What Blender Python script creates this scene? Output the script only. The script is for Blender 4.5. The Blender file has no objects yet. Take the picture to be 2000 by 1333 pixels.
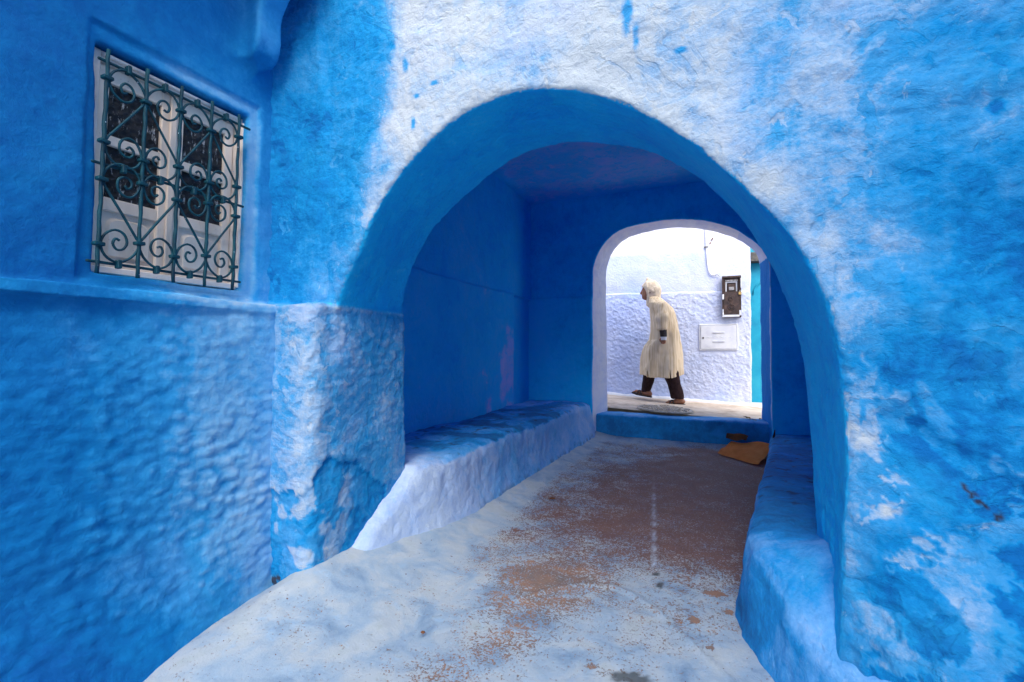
import bpy, bmesh, math, random
import numpy as np
from mathutils import Vector, Matrix

random.seed(7); RNG = np.random.default_rng(7)
S = bpy.context.scene
C = S.collection

# ------------------------------------------------------------------ camera, light, exposure
PSI = math.atan(390/900); TH = math.atan(17/900)
cam = bpy.data.objects.new('camera', bpy.data.cameras.new('camera')); C.objects.link(cam)
cam.data.sensor_width = 36; cam.data.lens = 900/2000*36
cam.data.clip_start = 0.02; cam.data.clip_end = 500
cam.location = (0, 0, .95)
cam.rotation_euler = (math.pi/2 + TH, 0, PSI)
S.camera = cam

SUN_DIR = Vector((.36, -.62, .72)).normalized()      # towards the sun
elev = math.asin(SUN_DIR.z)
w = bpy.data.worlds.new('World'); S.world = w; w.use_nodes = True
nt = w.node_tree; nt.nodes.clear()
sky = nt.nodes.new('ShaderNodeTexSky'); sky.sky_type = 'NISHITA'; sky.sun_disc = False
sky.sun_elevation = elev; sky.sun_rotation = math.atan2(SUN_DIR.x, SUN_DIR.y)
sky.dust_density = 3.0; sky.air_density = 1.0; sky.ozone_density = 1.0
bg = nt.nodes.new('ShaderNodeBackground'); bg.inputs[1].default_value = .072
wo = nt.nodes.new('ShaderNodeOutputWorld')
nt.links.new(sky.outputs[0], bg.inputs[0]); nt.links.new(bg.outputs[0], wo.inputs[0])
sl = bpy.data.lights.new('sun', 'SUN'); sl.energy = 1.5; sl.angle = math.radians(75); sl.color = (1, .96, .9)
so = bpy.data.objects.new('sun', sl); C.objects.link(so)
so.rotation_euler = SUN_DIR.to_track_quat('Z', 'Y').to_euler()
S.view_settings.view_transform = 'Standard'; S.view_settings.look = 'None'
S.view_settings.exposure = 2.37; S.view_settings.gamma = 1; S.view_settings.use_curve_mapping = False
S.cycles.use_denoising = True
S.cycles.max_bounces = 9; S.cycles.diffuse_bounces = 8

# ------------------------------------------------------------------ numpy helpers
def sstep(a, b, x):
    t = np.clip((x-a)/(b-a), 0, 1); return t*t*(3-2*t)
def smin(a, b, k):
    h = np.maximum(k-np.abs(a-b), 0)/k
    return np.minimum(a, b)-h*h*k*.25
def smax(a, b, k): return -smin(-a, -b, k)

_P = RNG.permutation(4096).astype(np.int32)
_G = RNG.normal(size=(4096, 3)).astype(np.float32); _G /= np.linalg.norm(_G, axis=1)[:, None]
def perlin(p, seed=0):
    p = np.asarray(p, np.float32)+seed*17.31
    i = np.floor(p).astype(np.int32); f = p-i
    u = f*f*f*(f*(f*6-15)+10)
    out = 0
    for dx in (0, 1):
        for dy in (0, 1):
            for dz in (0, 1):
                h = _P[(_P[(_P[(i[:, 0]+dx) & 4095]+i[:, 1]+dy) & 4095]+i[:, 2]+dz) & 4095]
                g = _G[h]
                d = g[:, 0]*(f[:, 0]-dx)+g[:, 1]*(f[:, 1]-dy)+g[:, 2]*(f[:, 2]-dz)
                wx = u[:, 0] if dx else 1-u[:, 0]
                wy = u[:, 1] if dy else 1-u[:, 1]
                wz = u[:, 2] if dz else 1-u[:, 2]
                out = out+d*wx*wy*wz
    return out*1.5
def fbm(p, freq, octs=3, seed=0, gain=.5, warp=0):
    p = np.asarray(p, np.float32)*freq
    if warp:
        p = p+warp*np.stack([perlin(p*.7, 5+seed), perlin(p*.7, 6+seed), perlin(p*.7, 7+seed)], 1)
    s = 0; a = 1
    for o in range(octs):
        s = s+a*perlin(p, seed+o); p = p*2.03; a *= gain
    return s

def worley(p, freq, seed=0):
    p = np.asarray(p, np.float32)*freq; i = np.floor(p).astype(np.int32); best = np.full(len(p), 9., np.float32)
    for dx in (-1, 0, 1):
        for dy in (-1, 0, 1):
            for dz in (-1, 0, 1):
                c = i+np.array([dx, dy, dz], np.int32)
                h = _P[(_P[(_P[(c[:, 0]+seed) & 4095]+c[:, 1]) & 4095]+c[:, 2]) & 4095]
                best = np.minimum(best, (((c+.5+.42*np.tanh(_G[h]*2))-p)**2).sum(1))
    return np.sqrt(best)

def surface_nets(F, org, h):
    """naive surface nets; F < 0 inside."""
    nx, ny, nz = F.shape
    I = F < 0
    n = I[:-1, :-1, :-1].astype(np.int8)
    corners = [(a, b, c) for a in (0, 1) for b in (0, 1) for c in (0, 1)]
    n = np.zeros((nx-1, ny-1, nz-1), np.int8)
    for a, b, c in corners:
        n += I[a:nx-1+a, b:ny-1+b, c:nz-1+c]
    act = (n > 0) & (n < 8)
    ids = np.full(act.shape, -1, np.int32)
    ci, cj, ck = np.nonzero(act)
    ids[ci, cj, ck] = np.arange(len(ci))
    vals = {c: F[ci+c[0], cj+c[1], ck+c[2]] for c in corners}
    acc = np.zeros((len(ci), 3), np.float32); cnt = np.zeros(len(ci), np.float32)
    for c in corners:
        for ax in range(3):
            if c[ax] == 0:
                d = list(c); d[ax] = 1; d = tuple(d)
                v0, v1 = vals[c], vals[d]
                m = (v0 < 0) != (v1 < 0)
                t = np.where(m, v0/np.where(m, v0-v1, 1), 0)
                for q in range(3):
                    acc[:, q] += m*(c[q]+(t if q == ax else 0))
                cnt += m
    V = (np.stack([ci, cj, ck], 1)+acc/cnt[:, None])*h+np.array(org)
    quads = []
    for ax in range(3):
        b, c = (ax+1) % 3, (ax+2) % 3
        sl0 = [slice(None)]*3; sl1 = [slice(None)]*3
        sl0[ax] = slice(0, -1); sl1[ax] = slice(1, None)
        for q in (b, c):
            sl0[q] = slice(1, -1); sl1[q] = slice(1, -1)
        A, B = I[tuple(sl0)], I[tuple(sl1)]
        for flip in (False, True):
            e = np.stack(np.nonzero((A & ~B) if not flip else (~A & B)), 1)
            if not len(e): continue
            e[:, b] += 1; e[:, c] += 1
            def cell(db, dc):
                q = e.copy(); q[:, b] -= db; q[:, c] -= dc
                return ids[q[:, 0], q[:, 1], q[:, 2]]
            qd = np.stack([cell(1, 1), cell(0, 1), cell(0, 0), cell(1, 0)], 1)
            if flip: qd = qd[:, ::-1]
            quads.append(qd)
    return V.astype(np.float32), np.concatenate(quads)

def grid(x0, x1, y0, y1, z0, z1, h):
    n = [int(round((b-a)/h))+1 for a, b in ((x0, x1), (y0, y1), (z0, z1))]
    X = (x0+h*np.arange(n[0], dtype=np.float32))[:, None, None]
    Y = (y0+h*np.arange(n[1], dtype=np.float32))[None, :, None]
    Z = (z0+h*np.arange(n[2], dtype=np.float32))[None, None, :]
    return X, Y, Z, n

def pad(F, v):
    F = np.array(F, np.float32)
    F[0] = v; F[-1] = v; F[:, 0] = v; F[:, -1] = v; F[:, :, 0] = v; F[:, :, -1] = v
    return F

def np_mesh(name, V, Q, mat, parent=None, smooth=True, disp=None, attrs=None, subdiv=False):
    me = bpy.data.meshes.new(name)
    V = np.ascontiguousarray(V, np.float32); Q = np.ascontiguousarray(Q, np.int32)
    me.vertices.add(len(V)); me.vertices.foreach_set('co', V.ravel())
    me.loops.add(Q.size); me.loops.foreach_set('vertex_index', Q.ravel())
    me.polygons.add(len(Q)); me.polygons.foreach_set('loop_start', np.arange(len(Q), dtype=np.int32)*Q.shape[1])
    me.update(calc_edges=True)
    if disp is not None:
        N = np.empty(len(V)*3, np.float32); me.vertices.foreach_get('normal', N); N = N.reshape(-1, 3)
        V = V+N*disp(V, N)[:, None]
        me.vertices.foreach_set('co', V.astype(np.float32).ravel()); me.update()
    if attrs:
        N = np.empty(len(V)*3, np.float32); me.vertices.foreach_get('normal', N); N = N.reshape(-1, 3)
        for k, fn in attrs.items():
            a = me.attributes.new(k, 'FLOAT', 'POINT')
            a.data.foreach_set('value', np.ascontiguousarray(fn(V, N), dtype=np.float32))
    if smooth: me.polygons.foreach_set('use_smooth', np.ones(len(Q), bool))
    if mat: me.materials.append(mat)
    o = bpy.data.objects.new(name, me); C.objects.link(o)
    if parent: o.parent = parent
    return o

def poly_sd(px, pz, poly):
    """signed distance to a closed polygon (negative inside); px, pz broadcast."""
    px, pz = np.broadcast_arrays(px, pz)
    d = np.full(px.shape, 1e9, np.float32); s = np.ones(px.shape, np.float32)
    n = len(poly)
    for i in range(n):
        a, b = poly[i], poly[i-1]
        ex, ez = b[0]-a[0], b[1]-a[1]
        wx, wz = px-a[0], pz-a[1]
        t = np.clip((wx*ex+wz*ez)/max(ex*ex+ez*ez, 1e-12), 0, 1)
        d = np.minimum(d, (wx-ex*t)**2+(wz-ez*t)**2)
        c1 = pz >= a[1]; c2 = pz < b[1]; c3 = ex*wz > ez*wx
        s = np.where((c1 & c2 & c3) | (~c1 & ~c2 & ~c3), -s, s)
    return s*np.sqrt(d)

def spline(pts, n=4):
    """catmull-rom through open points"""
    P = [np.array(p, float) for p in pts]; P = [2*P[0]-P[1]]+P+[2*P[-1]-P[-2]]
    out = []
    for i in range(1, len(P)-2):
        for k in range(n):
            t = k/n
            out.append(.5*((2*P[i])+(-P[i-1]+P[i+1])*t+(2*P[i-1]-5*P[i]+4*P[i+1]-P[i+2])*t*t+(-P[i-1]+3*P[i]-3*P[i+1]+P[i+2])*t**3))
    out.append(P[-2]); return out

# ------------------------------------------------------------------ object helpers
def tag(o, label=None, cat=None, group=None, kind=None):
    if label: o['label'] = label
    if cat: o['category'] = cat
    if group: o['group'] = group
    if kind: o['kind'] = kind
    return o
def thing(name, label, cat, loc=(0, 0, 0), group=None):
    o = bpy.data.objects.new(name, None); C.objects.link(o); o.location = loc
    o.empty_display_size = .1
    return tag(o, label, cat, group)
def bm_obj(name, bm, mat, parent=None, smooth=False):
    me = bpy.data.meshes.new(name); bm.normal_update(); bm.to_mesh(me); bm.free()
    if smooth:
        for p in me.polygons: p.use_smooth = True
    if mat: me.materials.append(mat)
    o = bpy.data.objects.new(name, me); C.objects.link(o)
    if parent: o.parent = parent; o.matrix_parent_inverse = Matrix.Translation(-parent.location)
    return o
def bm_box(bm, x0, x1, y0, y1, z0, z1, bev=0, seg=1):
    t = bmesh.new()
    r = bmesh.ops.create_cube(t, size=1)
    for v in t.verts:
        v.co = Vector(((x0+x1)/2+v.co.x*(x1-x0), (y0+y1)/2+v.co.y*(y1-y0), (z0+z1)/2+v.co.z*(z1-z0)))
    if bev: bmesh.ops.bevel(t, geom=t.edges[:], offset=bev, segments=seg, affect='EDGES', profile=.5)
    me = bpy.data.meshes.new('t'); t.to_mesh(me); t.free(); bm.from_mesh(me); bpy.data.meshes.remove(me)
def box(name, x0, x1, y0, y1, z0, z1, mat, parent=None, bev=.003, seg=1):
    bm = bmesh.new(); bm_box(bm, x0, x1, y0, y1, z0, z1, bev, seg)
    return bm_obj(name, bm, mat, parent)
def bm_tube(bm, pts, r, n=8, cap=True, jitter=0):
    pts = [Vector(p) for p in pts]
    rs = r if hasattr(r, '__len__') else [r]*len(pts)
    rings = []
    T0 = (pts[1]-pts[0]).normalized()
    up = Vector((0, 0, 1)) if abs(T0.z) < .9 else Vector((1, 0, 0))
    nrm = T0.cross(up).normalized()
    for i, p in enumerate(pts):
        T = ((pts[min(i+1, len(pts)-1)]-pts[max(i-1, 0)])).normalized()
        nrm = (nrm-T*nrm.dot(T)).normalized(); bn = T.cross(nrm)
        ri = rs[i]*(1+jitter*(random.random()-.5))
        rings.append([bm.verts.new(p+(nrm*math.cos(a)+bn*math.sin(a))*ri) for a in (2*math.pi*k/n for k in range(n))])
    for a, b in zip(rings, rings[1:]):
        for k in range(n): bm.faces.new((a[k], a[(k+1) % n], b[(k+1) % n], b[k]))
    if cap:
        bm.faces.new(rings[0][::-1]); bm.faces.new(rings[-1])

# ------------------------------------------------------------------ materials
class NB:
    """small node builder"""
    def __init__(s, name, rough=.85, spec=.25):
        s.m = bpy.data.materials.new(name); s.m.use_nodes = True
        s.t = s.m.node_tree; s.b = s.t.nodes['Principled BSDF']
        s.b.inputs['Roughness'].default_value = rough
        s.b.inputs['Specular IOR Level'].default_value = spec
        s.tc = s.t.nodes.new('ShaderNodeTexCoord')
    def n(s, ty, **kw):
        x = s.t.nodes.new(ty)
        for k, v in kw.items(): setattr(x, k, v)
        return x
    def lk(s, a, b): s.t.links.new(a, b)
    def val(s, sock, v):
        if isinstance(v, bpy.types.NodeSocket): s.lk(v, sock)
        else: sock.default_value = v
    def coord(s, scale=(1, 1, 1), rot=(0, 0, 0)):
        mp = s.n('ShaderNodeMapping'); mp.inputs['Scale'].default_value = scale; mp.inputs['Rotation'].default_value = rot
        s.lk(s.tc.outputs['Object'], mp.inputs[0]); return mp.outputs[0]
    def noise(s, scale, detail=5, rough=.55, co=None, dist=0, ty='FBM', lac=2):
        x = s.n('ShaderNodeTexNoise'); x.noise_type = ty
        x.inputs['Scale'].default_value = scale; x.inputs['Detail'].default_value = detail
        x.inputs['Roughness'].default_value = rough; x.inputs['Distortion'].default_value = dist
        x.inputs['Lacunarity'].default_value = lac
        s.lk(co if co else s.tc.outputs['Object'], x.inputs['Vector']); return x.outputs['Fac']
    def math(s, op, a, b=0, c=0, clamp=False):
        x = s.n('ShaderNodeMath', operation=op); x.use_clamp = clamp
        s.val(x.inputs[0], a); s.val(x.inputs[1], b)
        if op in ('MULTIPLY_ADD',): s.val(x.inputs[2], c)
        return x.outputs[0]
    def ss(s, v, a, b, lo=0, hi=1):
        x = s.n('ShaderNodeMapRange', interpolation_type='SMOOTHSTEP')
        s.val(x.inputs[0], v); s.val(x.inputs[1], a); s.val(x.inputs[2], b); s.val(x.inputs[3], lo); s.val(x.inputs[4], hi)
        return x.outputs[0]
    def ramp(s, v, stops):
        x = s.n('ShaderNodeValToRGB'); e = x.color_ramp.elements
        while len(e) < len(stops): e.new(.5)
        for k, (p, c) in enumerate(stops): e[k].position = p; e[k].color = (*c, 1)
        s.val(x.inputs[0], v); return x.outputs[0]
    def mix(s, f, a, b):
        x = s.n('ShaderNodeMix', data_type='RGBA'); s.val(x.inputs[0], f)
        for sock, v in ((x.inputs[6], a), (x.inputs[7], b)):
            if isinstance(v, tuple): sock.default_value = (*v, 1)
            else: s.lk(v, sock)
        return x.outputs[2]
    def attr(s, name):
        x = s.n('ShaderNodeAttribute'); x.attribute_name = name; return x.outputs['Fac']
    def bump(s, hts):
        prev = None
        for h, strength, dist in hts:
            b = s.n('ShaderNodeBump'); b.inputs['Strength'].default_value = strength; b.inputs['Distance'].default_value = dist
            s.lk(h, b.inputs['Height'])
            if prev: s.lk(prev, b.inputs['Normal'])
            prev = b.outputs[0]
        s.lk(prev, s.b.inputs['Normal'])
    def col(s, v):
        s.val(s.b.inputs['Base Color'], (*v, 1) if isinstance(v, tuple) else v)
    def rough(s, v): s.val(s.b.inputs['Roughness'], v)

BLUES = [(0, (.51, .57, .62)), (.28, (.28, .44, .64)), (.52, (.05, .31, .62)), (.76, (.002, .25, .58)), (1, (.001, .14, .42))]
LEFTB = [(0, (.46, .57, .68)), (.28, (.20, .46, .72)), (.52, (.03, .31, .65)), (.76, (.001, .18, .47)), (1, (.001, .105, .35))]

def blue_plaster(name, amp=.45, streak=.25, ramp=BLUES, bump=1.0, chips=.5, turq=.25, grime=.1, fine=1.0):
    """limewashed plaster: the vertex attribute 'paint' (0 pale .. 1 deep) is broken up by brush, cloud and chip noise"""
    b = NB(name, .88, .2)
    p = b.attr('paint')
    big = b.noise(4.5, 6, .62, dist=.6)
    med = b.noise(19, 6, .65, dist=.9)
    sm = b.noise(95, 4, .6)
    vs = b.noise(9, 5, .6, co=b.coord((5, 5, 1)))
    br = b.noise(26, 4, .6, co=b.coord((1, 1, 5), (.5, .3, .4)))
    v = b.math('ADD', p, b.math('MULTIPLY', b.math('SUBTRACT', big, .5), amp*1.1))
    v = b.math('ADD', v, b.math('MULTIPLY', b.math('SUBTRACT', med, .5), amp*.75))
    v = b.math('ADD', v, b.math('MULTIPLY', b.math('SUBTRACT', sm, .5), amp*.45))
    v = b.math('ADD', v, b.math('MULTIPLY', b.math('SUBTRACT', vs, .5), streak))
    v = b.math('ADD', v, b.math('MULTIPLY', b.math('SUBTRACT', br, .5), streak*.6))
    # flaked older coats: islands with crisp outline
    ch = b.noise(6.5, 7, .58, dist=.8)
    chip = b.ss(ch, .550, .585)
    chip2 = b.ss(b.noise(13, 7, .62, dist=.7), .63, .66)
    v = b.math('ADD', v, b.math('MULTIPLY', chip, .10*chips))
    v = b.math('SUBTRACT', v, b.math('MULTIPLY', chip2, .16*chips))
    c = b.ramp(v, ramp)
    if turq:
        tq = b.ss(b.noise(3.2, 4, .6, dist=.5), .52, .72, 0, turq)
        c = b.mix(b.math('MULTIPLY', tq, b.ss(v, .25, .6)), c, (.02, .33, .62))
    vio = b.ss(b.noise(2.4, 4, .55), .5, .75, 0, .35)
    c = b.mix(b.math('MULTIPLY', vio, b.ss(v, .9, .2)), c, (.36, .50, .84))
    if grime:
        sp = b.ss(b.noise(140, 3, .7), .70, .74, 0, .5)
        gm = b.math('MULTIPLY', sp, b.ss(b.noise(5, 3), .5, .7, 0, grime*4))
        c = b.mix(gm, c, (.10, .10, .10))
    if name.startswith('facade'):
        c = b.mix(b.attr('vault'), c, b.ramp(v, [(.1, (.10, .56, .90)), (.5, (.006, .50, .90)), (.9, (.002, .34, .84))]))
    c = b.mix(b.attr('dirt'), c, (.035, .022, .022))
    b.col(c)
    h1 = b.noise(38, 8, .62, dist=.4)
    h2 = b.noise(210, 4, .6)
    h3 = b.math('ADD', b.math('MULTIPLY', chip, -1), b.math('MULTIPLY', chip2, -.8))
    b.bump([(br, .18*bump, .005), (h1, .75*bump, .012), (h3, .55*chips, .003), (h2, .6*bump*fine, .0025)])
    return b.m

M = {}
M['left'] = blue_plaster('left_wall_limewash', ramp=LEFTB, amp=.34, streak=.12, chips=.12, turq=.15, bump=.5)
M['facade'] = blue_plaster('facade_limewash', amp=.62, streak=.22, chips=1.0, turq=.35, bump=1.0)
INNER = [(0, (.62, .58, .82)), (.3, (.32, .40, .82)), (.55, (.05, .44, .86)), (.8, (.002, .44, .88)), (1, (.001, .34, .84))]
M['inner'] = blue_plaster('inner_limewash', amp=.38, streak=.12, ramp=INNER, chips=.8, turq=.2, bump=.8, grime=.25)
BENCH = [(0, (.56, .66, .76)), (.25, (.40, .54, .78)), (.5, (.16, .42, .78)), (.75, (.012, .27, .64)), (1, (.012, .14, .36))]
M['bench'] = blue_plaster('bench_limewash', amp=.42, streak=.1, ramp=BENCH, chips=.5, turq=.4, bump=.7, grime=.6)
FAR = [(0, (.60, .60, .66)), (.3, (.46, .52, .72)), (.6, (.30, .40, .74)), (.8, (.10, .25, .70)), (1, (.01, .10, .45))]
M['far'] = blue_plaster('far_limewash', amp=.22, streak=.12, ramp=FAR, chips=.4, turq=0, bump=1.0)

def floor_mat():
    b = NB('passage_floor_concrete', .8, .25)
    p = b.attr('paint')       # 1 = whitewashed, 0 = bare
    n1 = b.noise(5, 7, .62, dist=.7); n2 = b.noise(38, 6, .7, dist=.5); n3 = b.noise(130, 4, .65); n4 = b.noise(330, 3, .6)
    bare = b.ramp(b.noise(9, 7, .65, dist=.8), [(.25, (.15, .14, .14)), (.45, (.23, .16, .13)), (.6, (.31, .18, .12)), (.8, (.42, .30, .22))])
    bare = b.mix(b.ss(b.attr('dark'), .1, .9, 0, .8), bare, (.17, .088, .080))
    bare = b.mix(b.ss(n3, .55, .7, 0, .45), bare, (.35, .24, .17))
    v = b.math('ADD', p, b.math('MULTIPLY', b.math('SUBTRACT', n1, .5), 1.1))
    v = b.math('ADD', v, b.math('MULTIPLY', b.math('SUBTRACT', n2, .5), 1.6))
    v = b.math('ADD', v, b.math('MULTIPLY', b.math('SUBTRACT', n3, .5), 2.6))
    v = b.math('ADD', v, b.math('MULTIPLY', b.math('SUBTRACT', n4, .5), 1.2))
    m = b.math('MULTIPLY', b.ss(v, .38, .62), b.ss(p, .0, .40, .30, 1))
    wash = b.ramp(b.noise(6, 6, .6, dist=.5), [(.3, (.17, .27, .39)), (.45, (.29, .39, .49)), (.6, (.40, .46, .50)), (.75, (.34, .40, .41))])
    wash = b.mix(b.ss(b.noise(14, 6, .65, dist=.4), .56, .72, 0, .5), wash, (.30, .46, .62))
    wash = b.mix(b.ss(b.noise(3, 6, .65, dist=.4), .52, .70, 0, .45), wash, (.50, .52, .50))
    wash = b.mix(b.ss(n4, .62, .74, 0, .35), wash, (.33, .34, .33))
    c = b.mix(m, bare, wash)
    sp = b.ss(b.noise(60, 2, .5), .725, .745)
    c = b.mix(b.math('MULTIPLY', sp, .8), c, (.12, .045, .03))
    c = b.mix(b.attr('stain'), c, (.05, .06, .065))
    c = b.mix(b.attr('brush'), c, (.62, .74, .86))
    b.col(c)
    b.bump([(m, .5, .0018), (n2, .5, .006), (n3, .45, .003), (n4, .3, .0015)])
    b.rough(b.ss(n2, .3, .8, .62, .9))
    return b.m
M['floor'] = floor_mat()

def simple(name, stops, scale=12, rough=.7, spec=.3, bump=.3, bscale=80, dist=.002, metal=0, stretch=(1, 1, 1), speck=None):
    b = NB(name, rough, spec); co = b.coord(stretch)
    c = b.ramp(b.noise(scale, 6, .6, co=co, dist=.3), stops)
    if speck: c = b.mix(b.ss(b.noise(speck[1], 3, .6), speck[2], speck[2]+.02), c, speck[0])
    b.col(c); b.b.inputs['Metallic'].default_value = metal
    b.bump([(b.noise(bscale, 5, .6, co=co), bump, dist)]); return b.m
M['cream_wood'] = simple('cream_painted_wood', [(.3, (.52, .42, .34)), (.5, (.78, .66, .56)), (.7, (.84, .74, .65))], 7, .6, .3, .35, 60, .002, stretch=(1, 1, .25), speck=((.30, .25, .25), 90, .72))
M['cream_frame'] = simple('cream_painted_frame', [(.3, (.50, .44, .42)), (.5, (.76, .68, .62)), (.7, (.82, .77, .74))], 9, .6, .3, .35, 60, .002, speck=((.35, .45, .65), 90, .70))
M['iron'] = simple('teal_painted_iron', [(.3, (.001, .020, .040)), (.5, (.001, .045, .070)), (.7, (.003, .075, .105))], 22, .6, .25, .6, 120, .002, speck=((.55, .66, .76), 75, .71))
def glass():
    b = NB('patterned_dark_glass', .5, .2)
    v = b.n('ShaderNodeTexVoronoi'); v.inputs['Scale'].default_value = 55; b.lk(b.tc.outputs['Object'], v.inputs['Vector'])
    n = b.noise(30, 4, .6)
    c = b.ramp(n, [(.3, (.008, .010, .014)), (.6, (.022, .024, .03)), (.8, (.06, .065, .07))])
    drip = b.ss(b.noise(60, 4, .7, co=b.coord((1, 1, .35))), .58, .66)
    c = b.mix(b.math('MULTIPLY', drip, .75), c, (.42, .44, .46)); b.col(c)
    b.rough(b.ss(n, .3, .7, .35, .6))
    b.bump([(v.outputs['Distance'], .9, .006), (n, .4, .003)]); return b.m
M['glass'] = glass()
M['street'] = simple('street_stone_concrete', [(.3, (.42, .33, .25)), (.5, (.60, .49, .39)), (.7, (.70, .61, .51))], 6, .85, .2, .5, 60, .004)
M['manhole'] = simple('cast_iron_dusty', [(.3, (.38, .31, .25)), (.5, (.52, .45, .37)), (.7, (.62, .55, .47))], 30, .8, .2, .5, 100, .003)
M['meter_iron'] = simple('brown_rusted_iron', [(.3, (.022, .014, .014)), (.5, (.045, .028, .026)), (.7, (.09, .05, .04))], 20, .6, .4, .5, 80, .003)
M['white_paint'] = simple('white_paint', [(.3, (.50, .52, .60)), (.5, (.58, .60, .66)), (.7, (.66, .67, .70))], 9, .6, .3, .3, 60, .002)
M['meter_glass'] = simple('grey_meter', [(.3, (.16, .16, .18)), (.7, (.34, .33, .33))], 30, .3, .5, .1)
M['brass'] = simple('brass', [(.3, (.50, .30, .08)), (.7, (.75, .52, .18))], 30, .35, .5, .1, metal=.6)
M['teal_door'] = simple('turquoise_door_paint', [(.3, (.004, .20, .34)), (.5, (.006, .26, .40)), (.7, (.02, .31, .44))], 5, .5, .3, .2)
M['old_beam'] = simple('weathered_beam', [(.3, (.04, .045, .05)), (.7, (.13, .12, .11))], 20, .8, .2, .5)
M['cardboard'] = simple('brown_cardboard', [(.3, (.70, .24, .06)), (.5, (.84, .32, .09)), (.7, (.90, .40, .14))], 9, .85, .15, .3, 60, .002)
M['card_dark'] = simple('dark_cardboard', [(.3, (.10, .04, .02)), (.7, (.22, .09, .04))], 12, .85, .15, .3, 60, .002)
M['leaf'] = simple('dry_leaf', [(.3, (.16, .09, .03)), (.7, (.42, .27, .10))], 20, .8, .2, .3)
M['skin'] = simple('tanned_skin', [(.3, (.24, .10, .055)), (.7, (.36, .165, .095))], 30, .55, .4, .15, 200, .001)
M['trouser'] = simple('dark_brown_cloth', [(.3, (.016, .008, .010)), (.7, (.036, .018, .018))], 30, .9, .15, .3, 150, .002)
M['leather'] = simple('dark_leather', [(.3, (.022, .016, .016)), (.7, (.06, .042, .04))], 30, .55, .4, .2)
M['knit'] = simple('charcoal_knit', [(.3, (.03, .028, .03)), (.7, (.07, .06, .06))], 80, .9, .1, .4, 200, .002)
def robe_mat():
    b = NB('cream_striped_wool', .95, .1)
    st = b.noise(46, 2, .5, co=b.coord((1, 1, .03)), dist=.1); fi = b.noise(220, 3, .6)
    c = b.ramp(st, [(.30, (.48, .35, .21)), (.5, (.67, .53, .36)), (.68, (.76, .63, .46))])
    c = b.mix(b.ss(fi, .4, .7, 0, .2), c, (.48, .38, .26)); b.col(c)
    b.bump([(st, .12, .003), (fi, .3, .0015)]); return b.m
M['robe'] = robe_mat()
M['hood'] = simple('cream_wool_hood', [(.3, (.54, .43, .30)), (.5, (.70, .58, .43)), (.7, (.78, .68, .54))], 30, .95, .1, .4, 160, .002)
# ------------------------------------------------------------------ the blue house on the left (window wall)
H = .008
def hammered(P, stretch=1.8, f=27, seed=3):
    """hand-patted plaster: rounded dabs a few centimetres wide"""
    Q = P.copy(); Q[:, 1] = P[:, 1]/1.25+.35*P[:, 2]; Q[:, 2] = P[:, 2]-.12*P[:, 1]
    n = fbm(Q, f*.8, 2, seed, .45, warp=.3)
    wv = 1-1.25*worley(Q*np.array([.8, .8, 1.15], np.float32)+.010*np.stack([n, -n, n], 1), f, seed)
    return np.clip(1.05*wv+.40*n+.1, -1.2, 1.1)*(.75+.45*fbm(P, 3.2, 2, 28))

house = thing('house', 'bright blue house on the left whose rough plaster wall carries a grilled window', 'house', (-1.7, .4, 0))
LEDGE = 1.13
X, Y, Z, n = grid(-1.97, -1.38, -.95, 1.50, -.12, 2.62, H)
low = -1.60+.17*np.clip((.34-Z)/.34, 0, 1)**1.7*np.clip((1.3-Y)/.75, 0, 1.3)+.012*np.sin(Y*3.1)*np.sin(Z*4)
up = -1.655+0*Y
FX = np.where(Z < LEDGE+.004*np.sin(Y*9), low, up)
F = X-FX
F = np.broadcast_to(F, n).copy()
# ledge lip rounded
lip = np.maximum(X-(-1.585), np.maximum(Z-LEDGE, LEDGE-.035-Z)); F = smin(F, np.broadcast_to(lip, n), .02)
# pilaster strip between window and corner, and the plaster border round the window (sheared as the old window leans)
sh = (Z-1.5)*.03
Ys = Y-sh
rim = np.maximum(np.maximum(.715-Ys, Ys-1.272), np.maximum(1.150-Z, Z-(1.925-.0*Y)))
F = np.maximum(F, -smax(np.broadcast_to(rim, n), np.broadcast_to(-1.668-X, n), .02))   # shallow moulded border
hole = np.maximum(np.maximum(.752-Y, Ys-1.226), np.maximum(1.180-Z, Z-1.868))
F = smax(F, -np.maximum(np.broadcast_to(hole, n), np.broadcast_to(-1.80-X, n)), .012)
# corbel under the jetty, close to the inner corner
cz = Z; prof = -1.655+.03+.30*sstep(2.02, 2.62, Z)+.035*np.sin((Z-2.02)*17)*sstep(2.02, 2.1, Z)
cb = np.maximum(np.maximum(X-prof, np.abs(Y-1.245)-.050), 2.04-Z+.7*(np.abs(Y-1.245)))
F = smin(F, np.broadcast_to(cb, n), .05)
F = np.maximum(F, np.broadcast_to(np.maximum(-1.95-X, np.maximum(-.93-Y, Y-1.47)), n))
F = pad(F, .01)
V, Q = surface_nets(F, (-1.97, -.95, -.12), H)
def d_left(P, N):
    lowm = sstep(LEDGE+.005, LEDGE-.05, P[:, 2])*sstep(.0, .18, P[:, 2]+.05)
    face = sstep(.3, .8, N[:, 0])
    d = hammered(P, f=31)*.0076*lowm*face
    d += fbm(P, 5, 3, 21)*.006+fbm(P, 34, 2, 23)*.0010
    return d
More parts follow.
